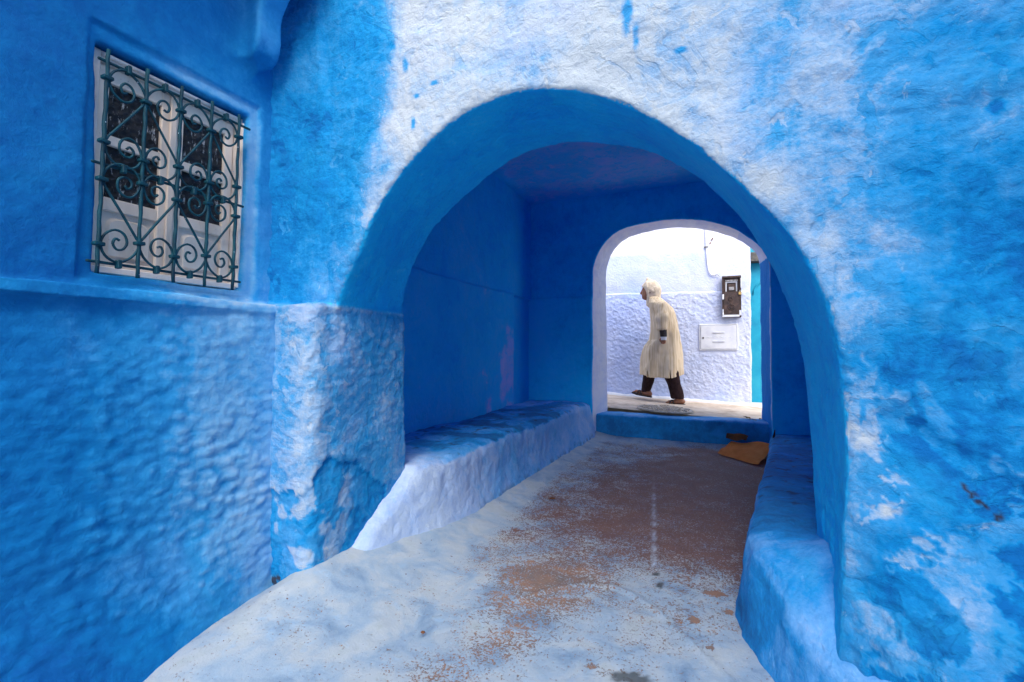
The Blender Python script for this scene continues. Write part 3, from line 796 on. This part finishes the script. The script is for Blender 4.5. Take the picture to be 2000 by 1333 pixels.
sheet('passage_floor', -1.98, 1.60, -.6, 5.0, .0125, zfl, M['floor'], {'paint': p_fl, 'dark': darkf, 'stain': stainf, 'brush': brushf})
def z_out(P): return np.full(len(P), -.03, np.float32)
one = {'paint': lambda P, N: np.full(len(P), .9), 'dark': lambda P, N: np.zeros(len(P)), 'stain': lambda P, N: np.zeros(len(P)), 'brush': lambda P, N: np.zeros(len(P))}
sheet('alley_ground', -1.94, 9, -9, 4.8, .4, z_out, M['floor'], one)

def zst(P):
    x, y = P[:, 0], P[:, 1]
    return .236-.045*(x-.45)+.006*sstep(5.2, 6.3, y)+fbm(P, 1.5, 3, 101)*.006+fbm(P, 11, 3, 103)*.003
sheet('street', -4.6, 4.4, 5.19, 6.75, .022, zst, M['street'], None)
xs = None
# whitewashed strip where the street meets the wall
def kerb():
    X, Y, Z, n = grid(-4.5, .62, 6.38, 6.66, .0, .6, .02)
    F = np.broadcast_to(smax(Z-(.268-.045*(X-.45)), 6.50+.03*np.sin(X*2.3)-.25*np.maximum(X+.1, 0)*.4-Y, .05), n)
    V, Q = surface_nets(pad(F, .01), (-4.5, 6.38, .0), .02)
    o = np_mesh('kerb', V, Q, M['white_paint'], None, disp=lambda P, N: fbm(P, 7, 3, 107)*.012)
    tag(o, None, kind='structure')
kerb()

# ------------------------------------------------------------------ house across the street
fh = thing('house', 'pale lilac and white house across the sunny street behind the walking man', 'house', (-1, 6.6, .25))
def fpart(o): o.parent = fh; o.matrix_parent_inverse = Matrix.Translation(-fh.location); return o
X, Y, Z, n = grid(-2.6, .50, 6.54, 6.76, .10, 2.80, .010)
F = np.maximum(np.where(Z < 1.70-.045*(X-.45)*.6, 6.592, 6.612)-Y, np.maximum(X-.462, np.maximum(-2.58-X, np.maximum(Y-6.74, Z-2.78))))
V, Q = surface_nets(pad(np.broadcast_to(F, n), .01), (-2.6, 6.54, .10), .010)
def d_far(P, N):
    lowm = sstep(1.72, 1.66, P[:, 2]+.03*P[:, 0])
    hole = np.maximum(np.abs(P[:, 0]-.08)-.30, np.abs(P[:, 2]-1.11)-.20)
    lowm = lowm*(.25+.75*sstep(-.01, .03, hole))
    return lowm*(fbm(P, 20, 3, 111, .65)*.006+np.abs(fbm(P, 38, 2, 112))*.009)*sstep(.3, .8, -N[:, 1])+fbm(P, 3, 3, 113)*.008
def p_far(P, N):
    x, y, z = P.T; nn = fbm(P, 1.6, 3, 115, warp=.5)
    zz = z+.03*x
    b = .40-.16*sstep(-1.2, .2, x)+.10*nn
    b = np.where(zz > 1.68, .34-.14*sstep(-.9, .1, x)+.08*nn, b)
    b = b*sstep(2.27, 2.23, zz)+.02*sstep(2.23, 2.27, zz)
    b += .12*np.exp(-((x+.95)/.18)**2-((z-1.75)/.12)**2)
    return b
fpart(np_mesh('wall', V, Q, M['far'], None, disp=d_far, attrs={'paint': p_far}))
fpart(box('upper_wall', -6.0, .455, 6.63, 7.0, 2.79, 3.6, M['far'], None, .01)); fpart(box('side_wall', -6.0, -2.59, 6.61, 7.0, .1, 2.785, M['far'], None, .01))
for q, (sx_, sz_) in enumerate(((.012, 2.40), (-.008, 2.36), (.022, 2.415))):
    bm = bmesh.new(); bmesh.ops.create_icosphere(bm, subdivisions=1, radius=.011)
    for v in bm.verts: v.co = Vector((v.co.x*random.uniform(.7, 1.3)+sx_, v.co.y*.4+6.602, v.co.z*random.uniform(.7, 1.4)+sz_))
    fpart(bm_obj('rusty_anchor', bm, M['card_dark']))
# recessed turquoise doorway to the right of it
door = fpart(box('door', .44, 1.50, 7.00, 7.05, .235, 2.12, M['teal_door'], None, .003))
bm = bmesh.new()
ap = [(.52+.44-.44*math.cos(t), 6.99, 1.70+.26*math.sin(t)) for t in np.linspace(0, math.pi, 15)]
bm_tube(bm, ap, .010, 6); o = bm_obj('moulding', bm, M['teal_door'], None, True); o.parent = door
o = box('lintel', .44, 1.50, 6.86, 7.06, 2.122, 2.245, M['old_beam'], None, .006); fpart(o)
fpart(box('door_header', .44, 1.50, 6.90, 7.06, 2.248, 3.36, M['teal_door'], None, .003))
fpart(box('wall_return', 1.50, 3.6, 6.60, 7.05, .0, 3.36, M['far'], None, .01))
fpart(box('door_step', .47, 1.50, 6.74, 7.00, .06, .243, M['white_paint'], None, .01))

# electricity meter cupboard
mt = thing('meter_cupboard', 'dark brown iron meter cupboard with open top window on the pale wall', 'meter box', (.24, 6.585, 1.36))
def mbox(name, *a, mat=None, parent=None, bev=.003): return box(name, *a, mat, parent or mt, bev)
bm = bmesh.new()
for a in ((.128, .350, 6.52, 6.60, 1.872, 1.898), (.128, .350, 6.52, 6.60, 1.366, 1.384), (.128, .146, 6.52, 6.60, 1.384, 1.872), (.330, .350, 6.52, 6.60, 1.384, 1.872), (.146, .330, 6.585, 6.60, 1.384, 1.872)):
    bm_box(bm, *a, bev=.003)
bm_obj('frame', bm, M['meter_iron'], mt)
bm = bmesh.new()
for a in ((.150, .326, 6.540, 6.556, 1.845, 1.868), (.150, .166, 6.540, 6.556, 1.700, 1.845), (.310, .326, 6.540, 6.556, 1.700, 1.845)):
    bm_box(bm, *a, bev=.003)
bm_obj('window_frame', bm, M['meter_iron'], mt)
bm = bmesh.new()
for k in range(9): bm_box(bm, .172+.016*k, .179+.016*k, 6.530, 6.540, 1.832, 1.845, bev=.001)
bm_box(bm, .168, .186, 6.556, 6.575, 1.70, 1.830, bev=.002); bm_box(bm, .290, .308, 6.556, 6.575, 1.70, 1.830, bev=.002); bm_box(bm, .186, .290, 6.556, 6.575, 1.812, 1.830, bev=.002)
bm_obj('inner_frame', bm, M['white_paint'], mt)
mbox('meter', .196, .280, 6.535, 6.58, 1.702, 1.796, mat=M['meter_iron'], bev=.006)
mbox('dial', .208, .268, 6.529, 6.536, 1.712, 1.756, mat=M['meter_glass'], bev=.003)
mdoor = mbox('cupboard_door', .147, .329, 6.515, 6.530, 1.395, 1.695, mat=M['meter_iron'])
def spiral(cx, cz, r, turns, y=6.511, ph=0):
    return [(cx+r*(1-.82*t)*math.cos(ph+turns*2*math.pi*t), y, cz+r*(1-.82*t)*math.sin(ph+turns*2*math.pi*t)) for t in np.linspace(0, 1, 30)]
for cx, cz, r in ((.240, 1.500, .048), (.232, 1.600, .030)):
    bm = bmesh.new(); bm_tube(bm, spiral(cx, cz, r, 1.9, ph=1.6), .0045, 6); bm_obj('scroll', bm, M['meter_iron'], mt, True)
mbox('padlock', .318, .352, 6.492, 6.512, 1.650, 1.684, mat=M['brass'], bev=.004)
bm = bmesh.new(); bm_tube(bm, [(.326+.018*(1-math.cos(t))/1.0*.5, 6.502, 1.684+.022*math.sin(t)) for t in np.linspace(0, math.pi, 9)], .003, 6); bm_obj('shackle', bm, M['meter_glass'], mt, True)
for a in ((.132, .326, 6.512, 6.519, 1.372, 1.396), (.131, .150, 6.511, 6.519, 1.60, 1.66), (.130, .144, 6.512, 6.519, 1.40, 1.47), (.326, .345, 6.512, 6.519, 1.39, 1.45), (.344, .353, 6.512, 6.519, 1.74, 1.86)):
    bm = bmesh.new(); bm_box(bm, *a, bev=.002)
    for v in bm.verts: v.co += Vector((random.uniform(-1, 1)*.004, 0, random.uniform(-1, 1)*.005))
    bm_obj('paint_splash', bm, M['white_paint'], mt)

# white utility panel, raised lettering
up = thing('utility_panel', 'flat white utility access panel with two raised bars low on the pale wall', 'access panel', (.08, 6.58, .947))
bm = bmesh.new()
for a in ((-.150, .312, 6.572, 6.60, 1.268, 1.286), (-.150, .312, 6.572, 6.60, .940, .956), (-.150, -.134, 6.572, 6.60, .956, 1.268), (.297, .312, 6.572, 6.60, .956, 1.268)):
    bm_box(bm, *a, bev=.004)
bm_obj('frame', bm, M['white_paint'], up)
box('lid', -.131, .294, 6.566, 6.600, .959, 1.265, M['white_paint'], up, .003)
for zc in (1.175, 1.058): box('bar', .01, .155, 6.555, 6.567, zc-.006, zc+.006, M['white_paint'], up, .003)
box('lock', -.112, -.092, 6.558, 6.567, 1.096, 1.116, M['meter_iron'], up, .003)
def text(body, x, z, size, y, name, parent, mat):
    cu = bpy.data.curves.new(name, 'FONT'); cu.body = body; cu.size = size; cu.extrude = .002; cu.align_x = 'LEFT'
    o = bpy.data.objects.new(name, cu); C.objects.link(o); cu.materials.append(mat)
    o.rotation_euler = (math.pi/2, 0, 0); o.location = (x, y, z)
    bpy.context.view_layer.update()
    me = bpy.data.meshes.new_from_object(o.evaluated_get(bpy.context.evaluated_depsgraph_get()))
    m = bpy.data.objects.new(name, me); C.objects.link(m); m.rotation_euler = o.rotation_euler; m.location = o.location
    bpy.data.objects.remove(o)
    m.parent = parent; m.matrix_parent_inverse = Matrix.Translation(-parent.location); return m
text('ONEP', -.098, .975, .045, 6.5655, 'lettering', up, M['white_paint'])
bm = bmesh.new()
for x0, s in ((-.06, 1), (.02, -1), (.10, 1), (.175, -1)):
    bm_tube(bm, [(x0+.022*k/2, 6.566, 1.112+.010*s*math.sin(k*1.3)) for k in range(7)], .0032, 5)
bm_obj('relief', bm, M['white_paint'], up)

# conduit
cd = thing('conduit_pipe', 'thin white conduit running down the upper wall to the meter cupboard', 'pipe', (-.06, 6.6, 1.92))
bm = bmesh.new(); bm_tube(bm, [(-.068, 6.598, 3.3), (-.066, 6.598, 2.6), (-.058, 6.597, 2.32), (-.045, 6.595, 2.10), (-.026, 6.595, 1.98), (.005, 6.594, 1.935), (.05, 6.593, 1.925)], .009, 8); bm_obj('pipe', bm, M['far'], cd, True)
bm = bmesh.new(); bm_tube(bm, [(.045, 6.588, 1.925), (.075, 6.585, 1.937), (.10, 6.59, 1.905)], .006, 6); bm_obj('cable', bm, M['meter_glass'], cd, True)
box('clip', -.082, -.036, 6.583, 6.600, 2.30, 2.318, M['old_beam'], cd, .002)

# manhole cover
mc = thing('manhole_cover', 'dusty patterned round manhole cover set in the pale street', 'manhole cover', (-.485, 5.40, .29))
zc = .248-.045*(-.485-.45)+.006
bm = bmesh.new(); bmesh.ops.create_cone(bm, cap_ends=True, segments=40, radius1=.30, radius2=.295, depth=.012)
for v in bm.verts: v.co += Vector((-.485, 5.40, zc-.004-.045*v.co.x))
bm_obj('plate', bm, M['manhole'], mc)
bm = bmesh.new()
for k in range(190):
    r = .265*math.sqrt(random.random()); a = random.random()*6.28; l = random.uniform(.010, .024); th_ = random.random()*3.14
    cx, cy = -.485+r*math.cos(a), 5.40+r*math.sin(a)
    bm_tube(bm, [(cx-l*math.cos(th_), cy-l*math.sin(th_), zc+.004-.045*(cx+.485)), (cx, cy, zc+.007-.045*(cx+.485)), (cx+l*math.cos(th_+.9), cy+l*math.sin(th_+.9), zc+.004-.045*(cx+.485))], .005, 5)
tag(bm_obj('relief', bm, M['manhole'], mc), kind='stuff')

# cardboard on the floor, folded strip, litter
def card(name, label, pts, mat, cat='cardboard', thick=.004, sub=6, seed=1, amp=.008):
    a, b, c, d = [np.array(p, float) for p in pts]
    bm = bmesh.new(); g = {}
    for i in range(sub+1):
        for j in range(sub+1):
            u, v = i/sub, j/sub
            p = a*(1-u)*(1-v)+b*u*(1-v)+c*u*v+d*(1-u)*v
            q = p+np.array([.25, .35, 1])*amp*float(perlin(np.array([[u*2.3+seed, v*2.1, seed*.7]]), seed)[0])
            e = .006*math.sin(9*u+seed)*(j in (0, sub)); q[1] += e
            g[i, j] = bm.verts.new(q)
    for i in range(sub):
        for j in range(sub): bm.faces.new((g[i, j], g[i+1, j], g[i+1, j+1], g[i, j+1]))
    bmesh.ops.solidify(bm, geom=bm.faces[:], thickness=thick)
    return tag(bm_obj(name, bm, mat), label, cat)
card('cardboard_sheet', 'flat orange-brown cardboard sheet lying beside the right bench', [(.045, 4.585, .03), (.338, 4.240, .02), (.50, 4.60, .135), (.165, 4.88, .075)], M['cardboard'], seed=2, sub=8, amp=.03)
card('cardboard_strip', 'dark folded cardboard strip lying on top of the brown cardboard sheet', [(.115, 4.86, .10), (.27, 4.66, .125), (.30, 4.72, .155), (.13, 4.91, .16)], M['card_dark'], seed=5, sub=5, amp=.03)
card('cardboard_flap', 'small upright brown cardboard flap between the cardboard sheet and the bench', [(.465, 4.62, .10), (.50, 4.66, .11), (.515, 4.70, .235), (.505, 4.69, .24)], M['card_dark'], seed=6, sub=3, amp=.01)
def leaf(x, y, z, L, a, tilt, name='dry_leaf', label=None, grp=None, mat=None):
    bm = bmesh.new(); prof = [(0, 0), (.25, .28), (.55, .34), (.85, .16), (1, 0), (.85, -.16), (.55, -.34), (.25, -.28)]
    c = bm.verts.new((.5*L, 0, .10*L)); vs = [bm.verts.new((px_*L, py_*L, .14*L*abs(py_)*3+random.uniform(-.02, .05)*L)) for px_, py_ in prof]
    for i in range(8): bm.faces.new((c, vs[i], vs[(i+1) % 8]))
    bmesh.ops.transform(bm, matrix=Matrix.Translation((x, y, z)) @ Matrix.Rotation(a, 4, 'Z') @ Matrix.Rotation(tilt, 4, 'Y'), verts=bm.verts[:])
    bmesh.ops.solidify(bm, geom=bm.faces[:], thickness=.001)
    return tag(bm_obj(name, bm, mat or M['leaf']), label, 'leaf', grp)
for i in range(7):
    leaf(.30+.12*random.random(), 5.02+.14*random.random(), .262+.012*random.random(), random.uniform(.035, .06), random.random()*6.28, random.uniform(-.5, .3),
         label='dry brown leaf in the small heap on the threshold at the right jamb', grp='dry leaves heaped on the threshold')
# chips and pebbles on the floor
def pebble(x, y, z, r, label, mat, flat=.45, cat='paint chip'):
    bm = bmesh.new(); bmesh.ops.create_icosphere(bm, subdivisions=1, radius=r)
    for v in bm.verts:
        v.co *= random.uniform(.7, 1.25); v.co.z *= flat; v.co += Vector((x, y, z+r*flat*.4))
    return tag(bm_obj('floor_chip', bm, mat), label, cat)
pebble(-.885, 1.30, .012, .008, 'dark chip lying alone on the whitewashed floor near the left wall', M['card_dark'])
pebble(-.93, 2.78, .012, .022, 'small dark lump beside the left bench foot inside the passage', M['card_dark'], .3, 'debris')

# ------------------------------------------------------------------ the man walking past
man = thing('person', 'stooped man in a cream striped hooded robe walking past on the street', 'person', (-.55, 6.15, .27))
PY = 6.15
def capsule(X, Y, Z, a, b, ra, rb=None):
    rb = ra if rb is None else rb
    a = np.array(a, float); b = np.array(b, float); d = b-a
    t = np.clip(((X-a[0])*d[0]+(Y-a[1])*d[1]+(Z-a[2])*d[2])/max((d**2).sum(), 1e-9), 0, 1)
    return np.sqrt((X-a[0]-t*d[0])**2+(Y-a[1]-t*d[1])**2+(Z-a[2]-t*d[2])**2)-(ra+(rb-ra)*t)
def elli(X, Y, Z, c, r):
    k = np.sqrt(((X-c[0])/r[0])**2+((Y-c[1])/r[1])**2+((Z-c[2])/r[2])**2); return (k-1)*min(r)
def chain(X, Y, Z, pts, k=.02):
    F = None
    for (a, ra), (b, rb) in zip(pts, pts[1:]):
        c = capsule(X, Y, Z, a, b, ra, rb); F = c if F is None else smin(F, c, k)
    return F
def sdf_obj(name, dom, h, fn, mat, disp=None, parent=None):
    X, Y, Z, n = grid(*dom, h); F = np.broadcast_to(fn(X, Y, Z), n)
    V, Q = surface_nets(pad(F, .01), (dom[0], dom[2], dom[4]), h)
    o = np_mesh(name, V, Q, mat, None, disp=disp); o.parent = parent or man
    o.matrix_parent_inverse = Matrix.Translation(-man.location) ; return o
YN, YR = PY-.09, PY+.09       # near leg (camera side), far leg
def body(X, Y, Z):
    # torso leaning forward
    F = chain(X, Y, Z, [((-.52, PY, .98), .10), ((-.53, PY, 1.20), .10), ((-.58, PY, 1.42), .11)], .06)
    F = smin(F, capsule(X, Y, Z, (-.58, PY-.14, 1.46), (-.58, PY+.14, 1.46), .055), .06)
    F = smin(F, capsule(X, Y, Z, (-.60, PY, 1.50), (-.70, PY, 1.64), .055, .052), .04)
    # head: skull, jaw, brow, nose, lips, chin
    hd = elli(X, Y, Z, (-.715, PY, 1.735), (.098, .074, .095))
    hd = smin(hd, elli(X, Y, Z, (-.765, PY, 1.665), (.058, .052, .070)), .04)
    hd = smin(hd, capsule(X, Y, Z, (-.800, PY, 1.625), (-.785, PY, 1.618), .024), .02)
    hd = smin(hd, capsule(X, Y, Z, (-.812, PY, 1.735), (-.836, PY, 1.682), .010, .016), .012)
    hd = smin(hd, capsule(X, Y, Z, (-.806, PY-.03, 1.738), (-.806, PY+.03, 1.738), .012), .012)
    for s in (-1, 1):
        hd = smax(hd, -elli(X, Y, Z, (-.820, PY+s*.030, 1.718), (.014, .015, .010)), .01)
        hd = smin(hd, elli(X, Y, Z, (-.806, PY+s*.030, 1.718), (.010, .011, .009)), .004)
        hd = smin(hd, elli(X, Y, Z, (-.710, PY+s*.076, 1.700), (.020, .010, .032)), .01)
    hd = smin(hd, capsule(X, Y, Z, (-.818, PY-.018, 1.655), (-.818, PY+.018, 1.655), .008), .008)
    hd = smin(hd, capsule(X, Y, Z, (-.813, PY-.016, 1.640), (-.813, PY+.016, 1.640), .008), .006)
    F = smin(F, hd, .02)
    # arms
    F = smin(F, chain(X, Y, Z, [((-.575, PY-.17, 1.47), .045), ((-.555, PY-.22, 1.30), .036), ((-.545, PY-.235, 1.13), .028)], .03), .03)
    F = smin(F, chain(X, Y, Z, [((-.575, PY+.17, 1.47), .045), ((-.62, PY+.21, 1.28), .036), ((-.68, PY+.20, 1.12), .028)], .03), .03)
    # near hand, half closed
    hx, hy, hz = -.540, PY-.235, 1.085
    F = smin(F, elli(X, Y, Z, (hx, hy, hz), (.030, .016, .042)), .012)
    for k, (dx, L) in enumerate(((-.024, .030), (-.009, .036), (.006, .034), (.020, .026))):
        F = smin(F, chain(X, Y, Z, [((hx+dx, hy, hz-.026), .0085), ((hx+dx-.002, hy-.008, hz-.026-L*.6), .0080), ((hx+dx-.002, hy+.010, hz-.026-L), .0072)], .004), .003)
    F = smin(F, chain(X, Y, Z, [((hx-.026, hy-.004, hz+.012), .010), ((hx-.042, hy-.006, hz-.010), .009), ((hx-.040, hy-.004, hz-.030), .008)], .004), .005)
    # far hand
    F = smin(F, elli(X, Y, Z, (-.69, PY+.20, 1.075), (.026, .016, .040)), .012)
    # legs and feet
    F = smin(F, chain(X, Y, Z, [((-.52, YR, .95), .085), ((-.74, YR, .70), .058), ((-.775, YR, .40), .036)], .04), .05)
    F = smin(F, chain(X, Y, Z, [((-.50, YN, .95), .075), ((-.47, YN, .66), .055), ((-.372, YN, .36), .036)], .04), .05)
    for (hx, hz, tx, tz, y) in ((-.745, .372, -.945, .408, YR), (-.335, .312, -.520, .302, YN)):
        F = smin(F, chain(X, Y, Z, [((hx, y, hz), .032), (((hx*.55+tx*.45), y, hz*.6+tz*.4), .026), ((tx*.85+hx*.15, y, tz-.004), .022)], .02), .03)
        for k in range(5):
            yy = y+(k-2)*.015; l = .018*(1.2-.2*abs(k-1))
            F = smin(F, capsule(X, Y, Z, (tx*.85+hx*.15, yy, tz-.006), (tx-l*.3, yy, tz-.008), .010, .008), .004)
    return F
sdf_obj('body', (-1.02, -.24, PY-.34, PY+.34, .25, 1.90), .0065, body, M['skin'])
def trousers(X, Y, Z):
    far = chain(X, Y, Z, [((-.53, YR, .93), .110), ((-.735, YR, .68), .078), ((-.79, YR, .425), .062)], .05)
    near = chain(X, Y, Z, [((-.50, YN, .93), .085), ((-.465, YN, .66), .082), ((-.395, YN, .375), .078)], .05)
    F = smin(far, near, .05)
    F = np.maximum(F, .345+.0*X-Z-.09*(X < -.6))       # cut the cuffs
    far_c = np.where(X < -.62, .405-Z+.15*(X+.78), -1)
    return np.maximum(F, far_c)
sdf_obj('trousers', (-.98, -.22, PY-.30, PY+.30, .30, 1.0), .008, trousers, M['trouser'], disp=lambda P, N: fbm(P*np.array([1, 1, .5], np.float32), 14, 2, 121)*.008)
ZK = [.58, .63, .70, .80, .90, 1.00, 1.08, 1.20, 1.30, 1.40, 1.48, 1.54, 1.58, 1.63]
XF = [-.850, -.848, -.840, -.830, -.815, -.795, -.735, -.722, -.718, -.722, -.730, -.742, -.738, -.72]
XB = [-.322, -.326, -.330, -.340, -.350, -.360, -.368, -.380, -.392, -.412, -.450, -.510, -.565, -.635]
YW = [.215, .213, .210, .205, .200, .198, .195, .195, .200, .212, .215, .190, .150, .085]
def robe(X, Y, Z):
    z = Z[0, 0]
    xf = np.interp(z, ZK, XF)[None, None]; xb = np.interp(z, ZK, XB)[None, None]; yw = np.interp(z, ZK, YW)[None, None]
    c = (xf+xb)/2; a = (xb-xf)/2; dx = X-c; dy = Y-PY
    ang = np.arctan2(dy/yw, dx/a)
    fold = sstep(1.45, .75, Z)*(.013*np.sin(ang*6+2*np.sin(Z*3)))
    r = (np.abs(dx/a)**2.3+np.abs(dy/yw)**2.3)**(1/2.3)
    F = (r-1)*np.minimum(a, yw)-fold
    F = np.maximum(F, Z-1.61)
    # neck
    F = smin(F, capsule(X, Y, Z, (-.61, PY, 1.53), (-.685, PY, 1.61), .072, .064), .04)
    # sleeves: wide, loose
    F = smin(F, chain(X, Y, Z, [((-.575, PY-.17, 1.475), .080), ((-.560, PY-.215, 1.34), .078), ((-.552, PY-.235, 1.215), .062)], .03), .022)
    F = smin(F, chain(X, Y, Z, [((-.575, PY+.17, 1.475), .080), ((-.62, PY+.21, 1.30), .072), ((-.68, PY+.205, 1.17), .060)], .03), .05)
    sl = capsule(X, Y, Z, (-.552, PY-.235, 1.10), (-.552, PY-.235, 1.205), .052)
    F = smax(F, -np.maximum(sl, Y-(PY-.205)), .008)
    # hem lifts a little at the back, slits at the sides
    hem = .600+.035*np.clip((X+.45)/.12, 0, 1)+.03*sstep(-.74, -.76, X)
    F = smax(F, hem-Z, .01)
    for sx in (-.742, -.475):
        F = np.maximum(F, -np.maximum(np.abs(X-sx-(.70-Z)*.10)-.005*np.clip((.72-Z)/.1, 0, 1)-.0015, np.maximum(Z-.70, Y-(PY+.02))))
    return F
rb = sdf_obj('robe', (-.90, -.26, PY-.34, PY+.34, .56, 1.74), .0065, robe, M['robe'], disp=lambda P, N: fbm(P*np.array([1, 1, .6], np.float32), 9, 2, 123, .35)*.014)
def hood(X, Y, Z):
    F = elli(X, Y, Z, (-.713, PY, 1.738), (.112, .094, .112))
    F = smin(F, chain(X, Y, Z, [((-.735, PY, 1.80), .060), ((-.748, PY, 1.850), .022), ((-.758, PY, 1.880), .009)], .02), .03)
    F = smin(F, capsule(X, Y, Z, (-.660, PY, 1.70), (-.655, PY, 1.63), .074, .066), .04)
    F = smin(F, capsule(X, Y, Z, (-.735, PY, 1.62), (-.742, PY, 1.53), .045, .028), .04)
    # rolled front edge and the cap underneath
    inner = smin(elli(X, Y, Z, (-.792, PY, 1.690), (.086, .072, .086)), capsule(X, Y, Z, (-.86, PY, 1.67), (-.80, PY, 1.66), .06), .02)
    F = smax(F, -inner, .014)
    roll = np.abs(np.sqrt((X+.752-.10*(1.72-Z))**2)-.0)-.014
    F = smin(F, np.maximum(smax(np.abs(F)-.012, roll, .01), Z-1.83), .012)
    cap = np.maximum(elli(X, Y, Z, (-.722, PY, 1.742), (.114, .086, .098)), 1.757-.22*(X+.80)-Z)
    return smin(F, cap, .008)
sdf_obj('hood', (-.90, -.50, PY-.16, PY+.16, 1.48, 1.91), .005, hood, M['hood'], disp=lambda P, N: fbm(P, 18, 3, 125)*.005)
sdf_obj('sleeve_cuff', (-.64, -.46, PY-.31, PY-.16, 1.08, 1.24), .005, lambda X, Y, Z: np.maximum(capsule(X, Y, Z, (-.550, PY-.235, 1.24), (-.540, PY-.235, 1.12), .047, .040), 1.108-Z), M['knit'])
sdf_obj('pale_cuff', (-.64, -.46, PY-.31, PY-.16, 1.03, 1.18), .005, lambda X, Y, Z: np.maximum(capsule(X, Y, Z, (-.540, PY-.235, 1.16), (-.538, PY-.235, 1.08), .037, .034), 1.066-Z), M['white_paint'])  # pale tube added for the overexposed look of the hand
for (hx, hz, tx, tz, y) in ((-.715, .335, -.975, .375, YR), (-.300, .272, -.560, .262, YN)):
    def sole(X, Y, Z, hx=hx, hz=hz, tx=tx, tz=tz, y=y):
        t = (X-hx)/(tx-hx); zz = hz+(tz-hz)*t+(.014*np.clip(t-.75, 0, 1)/.25)
        wd = .034+.012*sstep(.3, .75, t)
        d2 = poly_like = np.sqrt((np.maximum(np.abs(t-.5)-.42, 0)*(hx-tx))**2+np.maximum(np.abs(Y-y)-wd+.02, 0)**2)-.02
        return smax(d2, np.abs(Z-zz)-.010, .006)
    s = sdf_obj('sandal', (min(hx, tx)-.03, max(hx, tx)+.03, y-.08, y+.08, min(hz, tz)-.03, max(hz, tz)+.06), .006, sole, M['leather'])
    for f0, f1 in ((.50, .68), (.72, .52)):
        bm = bmesh.new()
        pts = []
        for k in range(9):
            a = math.pi*k/8; f = f0+(f1-f0)*k/8
            xx = hx+(tx-hx)*f; zz = hz+(tz-hz)*f
            pts.append((xx, y-.046*math.cos(a), zz+.008+.052*math.sin(a)*(1.25-.5*f)))
        bm_tube(bm, pts, .009, 6); st = bm_obj('strap', bm, M['leather'], None, True); st.parent = s
        st.matrix_parent_inverse = Matrix.Translation(-man.location) @ Matrix()
        st.matrix_parent_inverse = s.matrix_world.inverted() @ Matrix()
